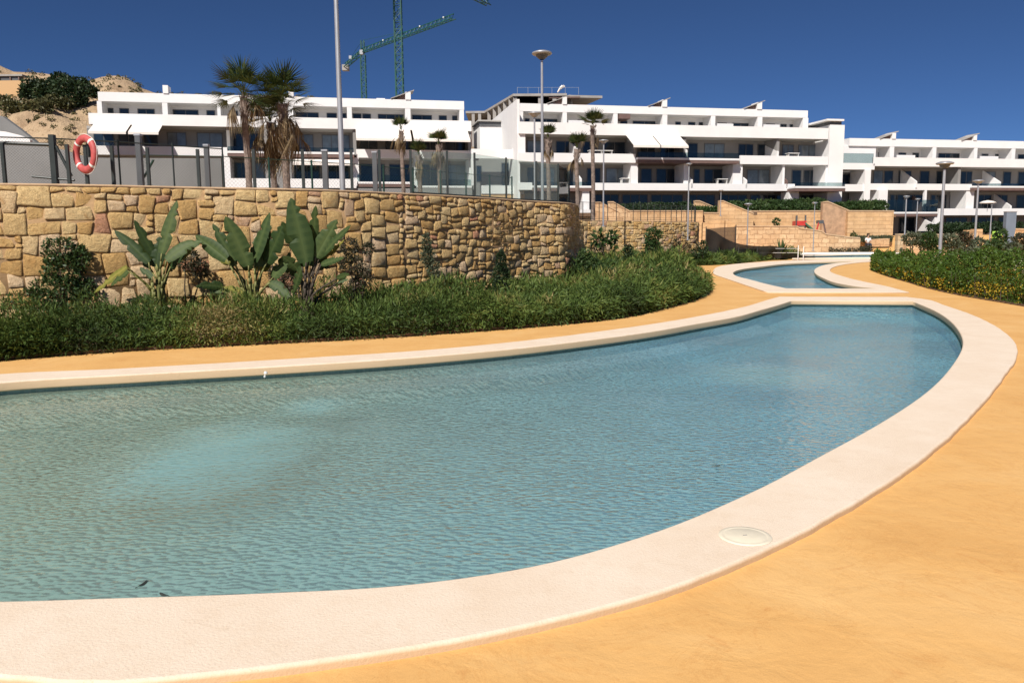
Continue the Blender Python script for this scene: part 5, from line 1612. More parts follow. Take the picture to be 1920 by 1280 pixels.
# life ring
def lifering():
    c = AT(160, 289, 15.35)
    r = empty('life_ring', (c.x, c.y, c.z), math.radians(-31), 'faded red life ring hung on the fence above the stone wall', 'life ring')
    def torus(nm, mat, a0, a1, R=.29, rt=.07, sc=1.0):
        V = []; Fc = []
        n = max(4, int(48 * (a1 - a0) / (2 * math.pi))); k = 12
        for i in range(n + 1):
            t = a0 + (a1 - a0) * i / n
            for j in range(k):
                s_ = 2 * math.pi * j / k
                rr = R + rt * sc * math.cos(s_)
                V.append((rr * math.cos(t), rt * sc * .8 * math.sin(s_), rr * math.sin(t)))
        for i in range(n):
            for j in range(k):
                Fc.append((i * k + j, i * k + (j + 1) % k, (i + 1) * k + (j + 1) % k, (i + 1) * k + j))
        return arrays(nm, V, Fc, mat, r, smooth=True)
    torus('buoy', M['ringred'], 0, 2 * math.pi)
    for a in (45, 135, 225, 315): torus('reflective_band', M['whitepl'], math.radians(a - 4), math.radians(a + 4), sc=1.035)
    mb = MB(); n = 40
    for i in range(n):
        t0, t1 = 2 * math.pi * i / n, 2 * math.pi * (i + 1) / n
        def rad(t): return .372 + .012 * math.sin(4 * t)
        mb.tube((rad(t0) * math.cos(t0), 0, rad(t0) * math.sin(t0)), (rad(t1) * math.cos(t1), 0, rad(t1) * math.sin(t1)), .005, n=5, cap=False)
    mb.build('rope', M['awning'], r)
    MB().box(-.03, .03, .05, .10, -.05, .30).build('hook', M['dark'], r)
lifering()

# ------------------------------------------------------------------ street lamps
def lamp(px, pytop, Y, headw, label, zb, pr=0.055, xb=None):
    p = AT(px, pytop, Y); xb_ = AT(xb, 400, Y).x if xb else p.x
    r = empty('street_lamp', (p.x, Y, zb), 0, label, 'street lamp', 'garden street lamps with saucer heads')
    H = p.z - zb; R = headw / 2 / F * Y
    MB().tube((0, 0, 0), (0, 0, H - R * .9), pr, pr * .72, 12).build('pole', M['galv'], r, smooth=False)
    MB().box(-.12, .12, -.12, .12, 0, .03).build('base_plate', M['galv'], r)
    MB().lathe([(0.001, 0), (R * .55, -.0), (R * .95, -R * .14), (R, -R * .24), (R * .9, -R * .34), (R * .3, -R * .36), (0.001, -R * .36)], 28, (0, 0, H)).build('lamp_head', M['galv'], r, smooth=True)
    MB().lathe([(R * .62, -R * .37), (R * .55, -R * .55), (R * .26, -R * .78), (0.08, -R * .80)], 20, (0, 0, H)).build('lamp_shade', M['frame'] if Y < 35 else M['galv'], r, smooth=True)
    return r
lamp(1016, 96, 25.5, 37, 'tallest fully visible lamp with saucer head just left of the wall corner', 2.3, .052)
lamp(1002, 210, 42, 24, 'shorter lamp close behind the tallest lamp', 2.3, .06)
lamp(1132, 262, 45, 18, 'thin lamp above the farther wall right of the palm trio', 2.3, .05)
lamp(1292, 306, 52, 12, 'thin lamp in front of the middle block near the fence end', 1.5, .05)
lamp(1352, 356, 70, 9, 'small lamp on the ramp wall top', 3.5, .04)
lamp(1403, 381, 60, 15, 'small lamp in front of the long level wall left of the play tower', 0.5, .045)
lamp(1528, 379, 66, 11, 'small lamp right of the play slide', 0.5, .04)
lamp(1772, 303, 31, 31, 'tall lamp rising from the right hedge', 0.0, .07)
lamp(1835, 337, 40, 20, 'medium lamp right of the tall hedge lamp', 0.0, .06)
lamp(1700, 367, 62, 12, 'small lamp against the dark windows, left of its twin', 0.5, .06)
lamp(1721, 372, 68, 10, 'smallest lamp of the twin pair against the dark windows', 0.5, .05)
lamp(1860, 384, 60, 5, 'thin bare lamp post right of the medium lamp', 0.5, .05)
lamp(627, -90, 18.7, 50, 'tall grey lamp pole cut off by the top picture edge', 2.3, .066)

# ------------------------------------------------------------------ palms
def frond_fan(L_, nb, dead, seed, R_=.7, droop=.35):
    """fan leaf: petiole, then blades radiating; local +X is outwards"""
    rs = random.Random(seed)
    V = []; Fc = []; Rn = []
    pet = L_
    def ribbon(p0, p1, w0, w1, rn):
        d = (p1 - p0); s_ = d.cross(Vector((0, 0, 1))); s_ = s_.normalized() if s_.length > 1e-4 else Vector((0, 1, 0))
        b = len(V); V.extend([tuple(p0 - s_ * w0), tuple(p0 + s_ * w0), tuple(p1 + s_ * w1), tuple(p1 - s_ * w1)]); Fc.append((b, b + 1, b + 2, b + 3)); Rn.extend([rn] * 4)
    hub = Vector((pet * .92, 0, -pet * .16 * droop))
    ribbon(Vector((0, 0, 0)), Vector((pet * .5, 0, .06 * pet)), .022, .018, .9); ribbon(Vector((pet * .5, 0, .06 * pet)), hub, .018, .014, .9)
    for i in range(nb):
        a = (i / (nb - 1) - .5) * (2.6 if not dead else 1.3) + rs.uniform(-.04, .04)
        r0 = R_ * rs.uniform(.8, 1.05) * (1 - .25 * abs(a) / 1.3)
        d = Vector((math.cos(a), math.sin(a), -.12 * droop - (.8 if dead else 0)))
        m = hub + d * r0 * .55; e = m + Vector((d.x, d.y, d.z - .55 * droop - (1.2 if dead else 0))) * r0 * .5
        rn = rs.random()
        ribbon(hub, m, .012, .03, rn); ribbon(m, e, .03, .004, rn)
    return V, Fc, Rn
def palm(px, pybase, Y, zc_px, label, tr, nlive, ndead, L_, R_, zb=2.3, skirt=0, spread=1.0, upr=0.3, seed=1, lean=0.0):
    p = AT(px, zc_px, Y)
    root = empty('fan_palm', (p.x - lean, Y, zb), 0, label, 'palm tree')
    H = p.z - zb
    rs = random.Random(seed)
    mb = MB(); n = 22; pts = []; rads = []
    for i in range(n + 1):
        t = i / n
        pts.append(Vector((lean * t * t + .03 * math.sin(5 * t), 0, H * t)))
        rads.append(tr * (1.25 - .35 * min(1, t * 3) + (.06 if i % 2 else -.02)) * (1.15 if t > .88 else 1))
    mb.path(pts, rads, 10)
    mb.build('trunk', M['palmbark'], root)
    top = pts[-1]
    # leaf-base stubs under the crown
    st_ = MB()
    for i in range(40):
        a = rs.uniform(0, 6.28); z = H * (1 - .16 * rs.random()); r0 = tr * 1.05
        q = Vector((lean * (z / H) ** 2 + r0 * math.cos(a), r0 * math.sin(a), z)); st_.tube(q, q + Vector((math.cos(a) * .09, math.sin(a) * .09, .16)) * (tr / .15), tr * .18, tr * .07, 5)
    st_.build('leaf_stub', M['palmbark'], root)
    live = []; deadm = []
    for k in range(3):
        V, Fc, Rn = frond_fan(L_, 15, False, seed * 10 + k, R_); 
        me = arrays('frond', V, Fc, M['frond'], root, Rn); live.append(me.data); bpy.data.objects.remove(me)
        V, Fc, Rn = frond_fan(L_ * .8, 11, True, seed * 10 + k + 5, R_ * .85, .6)
        me = arrays('dead_frond', V, Fc, M['frondead'], root, Rn); deadm.append(me.data); bpy.data.objects.remove(me)
    for i in range(nlive):
        a = i * 2.39996 + rs.uniform(-.2, .2); t = i / max(1, nlive - 1)
        el = math.radians(84 - (84 - math.degrees(upr) * 1.0) * t * spread)
        o = bpy.data.objects.new('frond', live[i % 3]); COL.objects.link(o); o.parent = root
        o.location = top + Vector((0, 0, .05)); o.rotation_euler = (rs.uniform(-.3, .3), -el + .0, a)
        s_ = rs.uniform(.8, 1.1); o.scale = (s_, s_, s_)
    for i in range(ndead):
        a = i * 2.39996 + 1; 
        o = bpy.data.objects.new('dead_frond', deadm[i % 3]); COL.objects.link(o); o.parent = root
        o.location = top + Vector((0, 0, -.1 - skirt * rs.random())); o.rotation_euler = (rs.uniform(-.3, .3), math.radians(rs.uniform(5, 60)), a)
        s_ = rs.uniform(.75, 1.1); o.scale = (s_, s_, s_)
    return root
palm(458, 350, 40, 182, 'tallest fan palm with a high dark crown and bare trunk, leftmost', .17, 34, 7, 1.1, 1.0, seed=1, upr=-.35)
palm(530, 350, 41, 196, 'second fan palm with a broad brown skirt of dead leaves', .20, 34, 18, 1.15, 1.05, skirt=1.3, seed=2, upr=-.1)
palm(508, 350, 42.5, 230, 'third fan palm, bushy and lower, between the two tall ones', .17, 34, 18, 1.1, 1.0, skirt=.7, seed=7, upr=-.3)
palm(753, 360, 50, 246, 'slim young palm in front of the left block awning', .13, 10, 8, .5, .6, seed=3, upr=.9, skirt=.5)
palm(786, 360, 50, 292, 'shortest young palm with a green tuft', .15, 12, 8, .5, .6, seed=4, upr=.8, skirt=.5)
palm(823, 360, 51, 272, 'young palm right of the shortest one', .15, 12, 6, .5, .6, seed=5, upr=.8, skirt=.4)
palm(1028, 378, 45, 262, 'young palm just right of the tallest lamp', .13, 10, 4, .45, .55, seed=6, upr=1.0, skirt=.4)
palm(1082, 385, 46, 280, 'young palm with upright yellowish tuft left of the last palm', .13, 11, 4, .45, .6, seed=8, upr=1.0, skirt=.5)
palm(1112, 400, 50, 236, 'slim dark crowned palm with spotted trunk above the farther wall', .13, 16, 4, .55, .65, seed=9, upr=.2, skirt=.4)

# ------------------------------------------------------------------ giant bird-of-paradise plants
def blade(name, p0, p1, w, mat, root, sag=.12, tilt=0.3, tears=3, seed=0, side=0.0):
    """paddle leaf from stalk end p0 to tip p1 (world), midrib fold, torn edge, slight sag"""
    rs = random.Random(seed)
    p0 = Vector(p0); p1 = Vector(p1)
    d = p1 - p0; Ln = d.length; d.normalize()
    view = Vector((side, -1, tilt)).normalized()
    sx = d.cross(view).normalized(); nn = sx.cross(d).normalized()
    n = 16; V = []; Fc = []; Rn = []
    rows = []
    for i in range(n + 1):
        t = i / n
        prof = math.sin(math.pi * min(1, (t * .93 + .07)) ** .80) ** .62 if t < 1 else 0
        c = p0 + d * Ln * t + Vector((0, 0, -sag * Ln * t * t)) + Vector((0, 0, sag * Ln * .0))
        wl = w * .5 * prof * rs.uniform(.94, 1.04); wr_ = w * .5 * prof * rs.uniform(.94, 1.04)
        rows.append((c, wl, wr_))
    cut = {rs.randrange(3, n - 2): rs.choice((-1, 1)) for _ in range(tears)}
    lr = rs.random() * .5 + .2
    for s_ in (-1, 1):
        for i in range(n):
            (c0, a0_, b0_), (c1, a1_, b1_) = rows[i], rows[i + 1]
            w0, w1 = (a0_, a1_) if s_ < 0 else (b0_, b1_)
            if i in cut and cut[i] == s_: w1 *= .45
            if (i - 1) in cut and cut[i - 1] == s_: w0 *= .5
            def pt(c, ww, f):
                return c + sx * s_ * ww * f + nn * (ww * .42 * f - ww * .30 * f * f * 1.6)
            b = len(V)
            q = [pt(c0, w0, 0), pt(c0, w0, .5), pt(c0, w0, 1), pt(c1, w1, 1), pt(c1, w1, .5), pt(c1, w1, 0)]
            V += [tuple(v) for v in q]; Fc += [(b, b + 1, b + 4, b + 5), (b + 1, b + 2, b + 3, b + 4)]
            g = .12 if i % 2 else 0
            Rn += [min(1, lr + .35), lr + g, lr + g * .5, lr + g * .5, lr + g, min(1, lr + .35)]
    l = Vector(root.location)
    V = np.array(V) - np.array(l)
    if seed % 3 == 0 or True:
        pass
    return arrays(name, V, Fc, mat, root, np.clip(Rn, 0, 1))
def strelitzia(label, px, Y, leaves, seed, stalkmat):
    b = AT(px, 600, Y); zb = 0.05
    root = empty('bird_of_paradise_plant', (b.x, Y, zb), 0, label, 'strelitzia', 'large paddle leaved plants against the stone wall')
    rs = random.Random(seed)
    l = Vector(root.location)
    extra = []
    for (x0_, y0_, x1_, y1_, wpx, dy, old) in leaves[:7]:
        jx = rs.uniform(-16, 16); sc_ = rs.uniform(.55, .85)
        extra.append((x0_ + jx * .4, y0_ + 8, x0_ + (x1_ - x0_) * sc_ + jx, y0_ + 8 + (y1_ - y0_) * sc_, wpx * .8, .3 + rs.random() * .35, 1 if rs.random() < .2 else 0))
    for i, (x0_, y0_, x1_, y1_, wpx, dy, old) in enumerate(list(leaves) + extra):
        yy = Y + dy
        p0 = AT(x0_, y0_, yy); p1 = AT(x1_, y1_, yy - .25 + .5 * rs.random())
        w_ = wpx / F * Y * .86
        lf = blade('leaf', p0, p1, w_, M['strelold'] if old == 1 else M['strel'], root, sag=.05 if old != 2 else .3, tilt=rs.uniform(-.1, .7), tears=rs.choice((2, 4, 6)) if old != 1 else 8, seed=seed * 31 + i, side=rs.uniform(-.5, .2))
        s0 = Vector((rs.uniform(-.10, .10), rs.uniform(-.08, .08), 0)); e = p0 - l
        mid = s0.lerp(e, .5); mid.x += (s0.x - e.x) * .22; mid.z += .12
        pts = catmull([s0, mid, e], False, 4)
        MB().path(pts, [.032 - .019 * k / (len(pts) - 1) for k in range(len(pts))], 7).build('stalk', M['strelold'] if old == 1 else stalkmat, root, True)
    # papery leaf sheaths at the base
    mb = MB()
    for i in range(9):
        a = rs.uniform(0, 6.28); r0 = rs.uniform(.02, .11)
        q = Vector((r0 * math.cos(a), r0 * math.sin(a), 0)); mb.tube(q, q * 1.5 + Vector((0, 0, rs.uniform(.45, .9))), .045, .015, 6)
    mb.build('sheath', stalkmat, root)
    return root
strelitzia('left paddle leaved plant with one tall upright leaf and an arching old leaf', 300, 14.5, [
    (303, 475, 332, 370, 30, 0, 0), (279, 492, 214, 427, 26, .1, 0), (290, 482, 251, 408, 22, .25, 0), (312, 488, 380, 424, 32, -.1, 2), (292, 500, 300, 440, 34, .2, 0), (238, 500, 175, 545, 20, .1, 1), (320, 500, 350, 470, 22, .3, 0), (285, 520, 262, 500, 16, -.1, 0)], 3, M['stalk'])
strelitzia('middle paddle leaved plant with bright yellow green stalks and wide splayed leaves', 474, 14.6, [
    (466, 498, 422, 400, 42, 0, 0), (476, 490, 506, 393, 34, .1, 0), (425, 486, 366, 437, 34, -.1, 0), (417, 538, 366, 522, 22, 0, 2), (500, 492, 530, 418, 44, .2, 0), (486, 500, 492, 430, 46, .25, 0), (440, 490, 398, 415, 26, .2, 0), (506, 530, 545, 545, 26, -.1, 2), (512, 520, 545, 470, 34, .3, 0), (455, 548, 420, 535, 16, -.2, 1)], 5, M['stalk'])
strelitzia('right paddle leaved plant with a tall grey green leaf and dark base', 576, 14.7, [
    (574, 492, 545, 364, 52, -.1, 0), (584, 470, 592, 380, 24, .2, 0), (592, 482, 632, 407, 38, 0, 0), (600, 482, 658, 417, 18, .05, 0), (602, 496, 645, 480, 16, 0, 0), (632, 522, 655, 512, 14, 0, 0), (560, 505, 530, 478, 26, .15, 0), (556, 470, 528, 412, 26, .3, 0), (566, 500, 548, 540, 20, -.1, 2), (586, 500, 600, 430, 30, .25, 0)], 9, M['stemdark'])

# ------------------------------------------------------------------ shrubs in front of the walls
bush('climbing_shrub', 'big dark leafy shrub climbing the stone wall at the left', 'shrub', 15.0, [(112, 470, 30, 26), (120, 505, 38, 30), (110, 545, 48, 34), (70, 560, 55, 26), (150, 485, 16, 26), (28, 572, 45, 22), (158, 540, 18, 18)], .07, M['bush'], 1.5, 120, .7, stems=5)
bush('wall_shrub', 'dark purplish shrub between the first and second paddle leaved plants', 'shrub', 15.7, [(352, 485, 22, 22), (375, 505, 18, 18), (262, 545, 18, 28), (275, 530, 14, 20)], .06, M['bushpurple'], 1.3, 350)
bush('wall_shrub', 'dark shrub with purplish top right of the third paddle leaved plant', 'shrub', 16.3, [(655, 463, 17, 18), (690, 466, 12, 12), (660, 495, 26, 16), (685, 520, 16, 18), (665, 540, 12, 22)], .055, M['bushpurple'], 1.4, 665)
bush('wall_shrub', 'purple leaved low shrub between second and third paddle leaved plants', 'shrub', 16.0, [(545, 530, 18, 16), (542, 555, 14, 16), (520, 515, 16, 20)], .055, M['bushpurple'], 1.3, 545)
bush('leaning_shrub', 'slender sparse shrub leaning left against the stone wall', 'shrub', 17.6, [(800, 455, 8, 18), (802, 480, 12, 20), (812, 505, 12, 18), (822, 530, 16, 18)], .055, M['olive'], 1.6, 826, .5)
bush('conical_shrub', 'narrow dark conical shrub standing before the wall bend', 'shrub', 19.2, [(940, 490, 10, 20), (940, 515, 16, 20), (942, 540, 20, 16)], .05, M['pine'], 2.2, 942, .8)
bush('corner_shrub', 'leafy shrub at the shaded wall corner', 'shrub', 24.0, [(1095, 485, 14, 20), (1108, 505, 22, 22), (1130, 515, 30, 18)], .08, M['bush'], 1.3, 1105)
bush('banana_clump', 'bright green upright clump against the farther wall, left of the small tree', 'shrub', 41, [(1121, 448, 10, 14), (1146, 447, 8, 14), (1150, 462, 8, 10)], .30, M['bush'], .9, 1146, group=None)
bush('red_leaf_shrub', 'red tinted shrub between the bright clumps by the farther wall', 'shrub', 42, [(1131, 456, 8, 10), (1118, 470, 14, 12)], .14, M['bushpurple'], 1.0, 1131)
bush('young_tree', 'small round crowned tree in front of the farther wall', 'tree', 43, [(1224, 445, 12, 18), (1224, 462, 15, 12), (1236, 440, 6, 8)], .16, M['bush'], 2.0, 1224)
bush('dark_cypress', 'small dark pointed shrub left of the small round tree', 'shrub', 36, [(1178, 472, 8, 14), (1180, 490, 14, 12)], .12, M['pine'], 2.0, 1180)
bush('dry_shrub', 'dark reddish shrub before the farther wall right part', 'shrub', 46, [(1266, 462, 8, 12), (1288, 466, 6, 10)], .16, M['bushpurple'], 1.2, 1270)
bush('net_shrub', 'dark shrub at the left foot of the shade net', 'shrub', 48, [(1318, 465, 8, 14), (1306, 474, 10, 8)], .16, M['pine'], 1.3, 1316)
bush('mound_shrub', 'wide feathery mound of foliage at the bed corner under the farther wall', 'shrub', 28, [(1140, 505, 40, 20), (1175, 512, 40, 18), (1115, 520, 30, 18)], .11, M['bush'], 1.1, 1150)
bush('grey_shrub', 'small sparse round shrub on the sandstone wall ledge left of centre', 'shrub', 74, [(1393, 412, 8, 7)], .25, M['pine'], 2.0, 1393)
bush('ledge_shrub', 'small green shrub on the long wall ledge', 'shrub', 74, [(1456, 417, 6, 7)], .25, M['bush'], 2.0, 1456)
bush('low_shrub', 'small shrub on the path under the long wall, beside the shaded stair', 'shrub', 73, [(1600, 444, 5, 9)], .2, M['bush'], 2.0, 1600)
# spiky plants
def spiky(px, Y, label, n, L_, mat, seed, wd=.02, cat='spiky plant'):
    b = G(px, 450 + CAMZ * F / Y, 0); rs = random.Random(seed)
    root = empty('spiky_plant', (AT(px, 500, Y).x, Y, .2), 0, label, cat, 'spiky rosettes in the planting')
    V = []; Fc = []; Rn = []
    for i in range(n):
        a = rs.uniform(0, 6.28); el = rs.uniform(.35, 1.4); ln = L_ * rs.uniform(.7, 1.1)
        d = Vector((math.cos(a) * math.cos(el), math.sin(a) * math.cos(el), math.sin(el))); s_ = Vector((-math.sin(a), math.cos(a), 0)) * wd
        m = d * ln * .55; e = d * ln + Vector((0, 0, -.18 * ln * math.cos(el)))
        q = len(V); V += [tuple(-s_ * .7), tuple(s_ * .7), tuple(m + s_), tuple(m - s_), tuple(e)]
        r_ = rs.random() * .6 + .3
        Fc += [(q, q + 1, q + 2, q + 3), (q + 3, q + 2, q + 4, q + 4)]; Rn += [r_] * 5
    me = bpy.data.meshes.new('rosette'); me.from_pydata(V, [], [tuple(dict.fromkeys(f)) for f in Fc])
    at_ = me.attributes.new('rnd', 'FLOAT', 'POINT'); at_.data.foreach_set('value', Rn)
    link('rosette', me, mat, root)
for k, (px, Y, lb, L_) in enumerate(((718, 16.8, 'spiky rosette below the right end of the purple topped shrub', .55), (770, 17.4, 'low spiky rosette left of the leaning shrub foot', .5), (826, 17.2, 'spiky rosette right at the leaning shrub foot', .7), (858, 18, 'spiky rosette between the leaning and the conical shrub', .45), (895, 18.6, 'small spiky rosette left of the conical shrub', .45), (1010, 20, 'spiky rosette below the wall bend', .5), (1060, 22, 'spiky rosette at the foot of the shaded wall end', .6), (700, 17, 'upright grassy tuft left of the first rosette', .6))):
    spiky(px, Y, lb, 46, L_, M['ground_cover'], k)
spiky(1463, 58, 'spreading yucca plant rising above the shade net', 40, 1.5, M['bush'], 77, .07)
# wispy shrubs behind the right hedge
wl = ['wispy shrub behind the left end of the right hedge', 'dark wispy shrub left of the tall hedge lamp', 'greyish wispy shrub right of the tall hedge lamp', 'reddish wispy shrub behind the hedge centre', 'tall wispy shrub below the medium lamp', 'dense shrub beside the lime green panel', 'dark shrub below the lime green panel', 'shrub right of the blue pylon at the picture edge', 'grey feathery shrub before the pylon foot']
for k, (bl, Y, mt) in enumerate((([(1712, 448, 18, 12), (1735, 455, 16, 14)], 40, 'olive'), ([(1742, 450, 14, 14), (1756, 462, 16, 12)], 38, 'bush'), ([(1780, 452, 14, 14), (1792, 464, 14, 12)], 36, 'olive'), ([(1808, 448, 12, 12), (1812, 462, 16, 14)], 37, 'bushpurple'), ([(1838, 462, 16, 14), (1850, 474, 18, 14)], 32, 'olive'), ([(1878, 448, 12, 16), (1872, 465, 14, 12)], 34, 'bush'), ([(1862, 462, 12, 10), (1890, 478, 20, 16)], 30, 'bush'), ([(1912, 455, 14, 16), (1930, 470, 18, 16)], 33, 'bushpurple'), ([(1900, 470, 14, 14), (1820, 478, 20, 12)], 29, 'olive'))):
    bush('wispy_shrub', wl[k], 'shrub', Y, bl, .14, M[mt], 2.4, None, 1.0, 'wispy shrubs behind the right hedge', 4, .7)

# ------------------------------------------------------------------ shade net
def net():
    top = [(1324, 428, 52), (1340, 434, 52.5), (1352, 442, 53), (1366, 450, 53.5), (1382, 456, 54), (1405, 460, 55), (1430, 461.5, 56), (1450, 461, 57), (1463, 464, 57.5), (1480, 472, 58), (1500, 478, 58), (1530, 482, 58)]
    P = catmull([AT(*p) for p in top], False, 4)
    root = empty('shade_net', (P[0].x, P[0].y, 0), 0, 'black shade net sagging from the end of the farther stone wall', 'net')
    l = Vector(root.location)
    V = []; Fc = []; k = 7; n = len(P)
    for i, p in enumerate(P):
        for j in range(k):
            t = j / (k - 1)
            zb = .12
            z = p.z * (1 - t) + zb * t
            V.append((p.x - l.x + .12 * math.sin(i * .9 + j) * t, p.y - l.y + .25 * math.sin(i * .7) * t + .3 * t, max(z, zb)))
    for i in range(n - 1):
        for j in range(k - 1): Fc.append((i * k + j, (i + 1) * k + j, (i + 1) * k + j + 1, i * k + j + 1))
    arrays('net_fabric', V, Fc, M['net'], root, smooth=True)
    q = [AT(*p) for p in ((1326, 429, 54), (1352, 427, 54.5), (1380, 425, 55))]
    V = []; Fc = []
    for i, p in enumerate(q):
        V += [(p.x - l.x, p.y - l.y, p.z), (p.x - l.x, p.y - l.y + .1, .1)]
    Fc = [(0, 2, 3, 1), (2, 4, 5, 3)]
    arrays('back_panel', V, Fc, M['netpale'], root)
    for px, py, Y in ((1324, 428, 52), (1380, 424, 55)):
        p = AT(px, py, Y); MB().tube((p.x - l.x, p.y - l.y, 0), (p.x - l.x, p.y - l.y, p.z + .1), .03, n=6).build('pole', M['dark'], root)
net()
def whiterail():
    Y = 57.3
    p = AT(1385, 474, Y)
    r = empty('white_railing', (p.x, Y, 0), 0, 'thin white post and wire railing beside the channel', 'railing')
    l = Vector(r.location)
    for px, pt, pb in ((1385, 462, 490), (1420, 462, 490), (1497, 460, 489), (1507, 462, 489)):
        a = AT(px, pt, Y) - l
        MB().tube((a.x, 0, .02), (a.x, 0, a.z), .03, n=8).build('post', M['whitepl'], r)
    for px0, px1, py in ((1385, 1497, 474), (1385, 1497, 466)):
        MB().tube(AT(px0, py, Y) - l, AT(px1, py, Y) - l, .012, n=6).build('rail', M['whitepl'], r)
    a = AT(1497, 474, 70.6); b = AT(1640, 473.5, 70.6)
whiterail()
pxwall('channel_rim', 'thin white rim along the back of the far channel', 70.9, [(1493, 473.3), (1700, 472.6)], M['white'], .4, 0.1, cat='kerb')

# ------------------------------------------------------------------ play equipment
sheet('play_terrace', [(20, 72.1, 1.7), (29.4, 72.1, 1.6), (29.4, 75.9, 1.8), (20, 75.9, 1.8)], M['sand'])
def playground():
    Y = 73.6
    p = AT(1505, 432, Y); r = empty('play_tower', (p.x, Y, p.z - .2), 0, 'red play tower with dark posts and a green slide', 'play tower')
    l = Vector(r.location)
    def q(px, py): return AT(px, py, Y) - l
    for i, (px, py) in enumerate(((1494.5, 404), (1501, 404), (1511, 403.5))):
        a = q(px, py); MB().box(a.x - .06, a.x + .06, 0 if i != 1 else 1.0, .12 if i != 1 else 1.12, 0, a.z).build('post', M['frame'], r)
    a = q(1494, 423); b = q(1512, 414)
    MB().box(a.x, b.x, -.04, .03, a.z, b.z).build('panel', M['red'], r)
    MB().box(a.x - .03, a.x + .03, .0, 1.1, a.z, b.z).build('panel', M['red'], r)
    MB().box(a.x, b.x, .0, 1.1, a.z - .12, a.z - .02).build('platform', M['frame'], r)
    a = q(1509, 420); b = q(1528, 437)
    mb = MB(); mb.v = [(a.x, -.1, a.z), (b.x, -.3, b.z), (b.x, .4, b.z), (a.x, .6, a.z)]; mb.v += [(x, y, z + .18) for x, y, z in mb.v]
    mb.f = [(0, 1, 2, 3), (0, 1, 5, 4), (2, 3, 7, 6)]
    mb.v += [(a.x, -.1, a.z - .8), (a.x + .2, .6, a.z - .8)]
    mb.build('slide', M['slidegreen'], r)
    r2 = empty('play_arch', AT(1540, 437, Y), 0, 'dark and red climbing arch right of the play tower', 'climbing frame')
    l2 = Vector(r2.location)
    pts = [AT(x, y, Y) - l2 for x, y in ((1530, 438), (1533, 425), (1537, 414), (1541, 413), (1545, 420), (1548, 438))]
    MB().path(pts[:3], [.07] * 3, 6).build('leg', M['red'], r2); MB().path(pts[3:], [.07] * 3, 6).build('leg', M['brown'], r2)
    MB().box(pts[2].x - .1, pts[3].x + .15, -.1, .6, pts[2].z - .25, pts[2].z + .05).build('top_bar', M['frame'], r2)
playground()
def pylon():
    Y = 39; a = AT(1885, 398, Y); b = AT(1904, 398, Y)
    r = empty('blue_pylon', ((a.x + b.x) / 2, Y, 0), 0, 'tall slate blue pylon tapering towards its foot behind the right shrubs', 'pylon')
    w_ = (b.x - a.x) / 2; z = a.z
    prof = [(w_ * .45, 0), (w_ * .5, z * .25), (w_ * .72, z * .5), (w_, z * .75), (w_, z)]
    poly = [(-x, zz) for x, zz in prof] + [(w_ * .95, z), (w_ * .95, z * .7), (w_ * .6, z * .45), (w_ * .45, 0)]
    MB().prism(poly, -.12, .12).build('body', M['slate'], r)
    MB().box(-w_ - .01, w_ + .0, -.14, .14, z, z + .04).build('cap', M['galv'], r)
    MB().box(-.35, .35, -.3, .3, 0, .05).build('base_plate', M['concrete'], r)
    Y = 45; a = AT(1860, 454, Y); b = AT(1877, 433.5, Y)
    r = empty('lime_play_panel', (a.x, Y, 0), 0, 'lime green play panel half hidden by shrubs left of the blue pylon', 'play panel')
    MB().prism([(0, a.z), (.2, a.z - .1), (.36, a.z + .25), (b.x - a.x + .05, a.z + .35), (b.x - a.x, b.z), (0, b.z)], -.05, .05).build('panel', M['lime'], r)
    for x in (.05, b.x - a.x - .08): MB().box(x - .03, x + .03, .055, .11, 0, b.z - .1).build('post', M['slidegreen'], r)
pylon()
def boulder():
    c = G(1912, 496, 0.55); Y = 24
    c = AT(1914, 484, Y)
    r = empty('pale_boulder', (c.x + .1, Y, 0), 0, 'pale cream boulder at the right picture edge behind the hedge', 'boulder')
    bm = bmesh.new(); bmesh.ops.create_icosphere(bm, subdivisions=4, radius=1)
    for v in bm.verts:
        n_ = noise.noise(v.co * 1.3) * .35 + noise.noise(v.co * 4) * .06
        v.co *= 1 + n_; v.co.x *= .26; v.co.y *= .3; v.co.z *= c.z * .5; v.co.z += c.z * .45
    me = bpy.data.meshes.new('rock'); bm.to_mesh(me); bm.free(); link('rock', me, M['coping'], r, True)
boulder()
def parasol():
    Y = 88; a = AT(1852, 378, Y)
    r = empty('parasol', (a.x, Y, 4.2), 0, 'pale parasol open on a balcony of the right block', 'parasol')
    h = a.z - 4.2
    MB().tube((0, 0, 0), (0, 0, h), .03, n=6).build('pole', M['galv'], r)
    MB().lathe([(0.01, h + .15), (.5, h + .05), (.85, h - .12), (.82, h - .2), (.3, h - .1)], 10).build('canopy', M['awning'], r)
parasol()
# balcony furniture
def furniture():
    k = 0
    lab = ['white lounge set on the middle block upper balcony near its left awning', 'white chairs on the middle block balcony right of the small palms', 'white table set on the middle block second balcony centre', 'white seat on the top terrace of the middle block', 'white table group on the lower middle balcony', 'white chair group at the right part of the upper middle balcony']
    for (blk, px, zf, o, w_) in ((B, 1105, 9.25, .5, 26), (B, 1130, 9.25, .5, 20), (B, 1165, 6.6, .6, 18), (B, 1200, 11.85, 1.0, 20), (B, 1345, 6.6, .6, 22), (B, 1478, 9.25, .5, 24)):
        u0 = blk.u(px, o, zf + .5); P_ = blk.O + DV * u0 + NV * o
        r = empty('balcony_table', (P_.x, P_.y, zf), RZ, lab[k], 'table'); k += 1
        W_ = w_ / F * 80
        MB().box(0, W_, 0, .7, .72 + .2, .78 + .2).build('table_top', M['whitepl'], r)
        for x in (.08, W_ - .12): MB().box(x, x + .05, .05, .6, 0, .915).build('leg', M['whitepl'], r)
furniture()

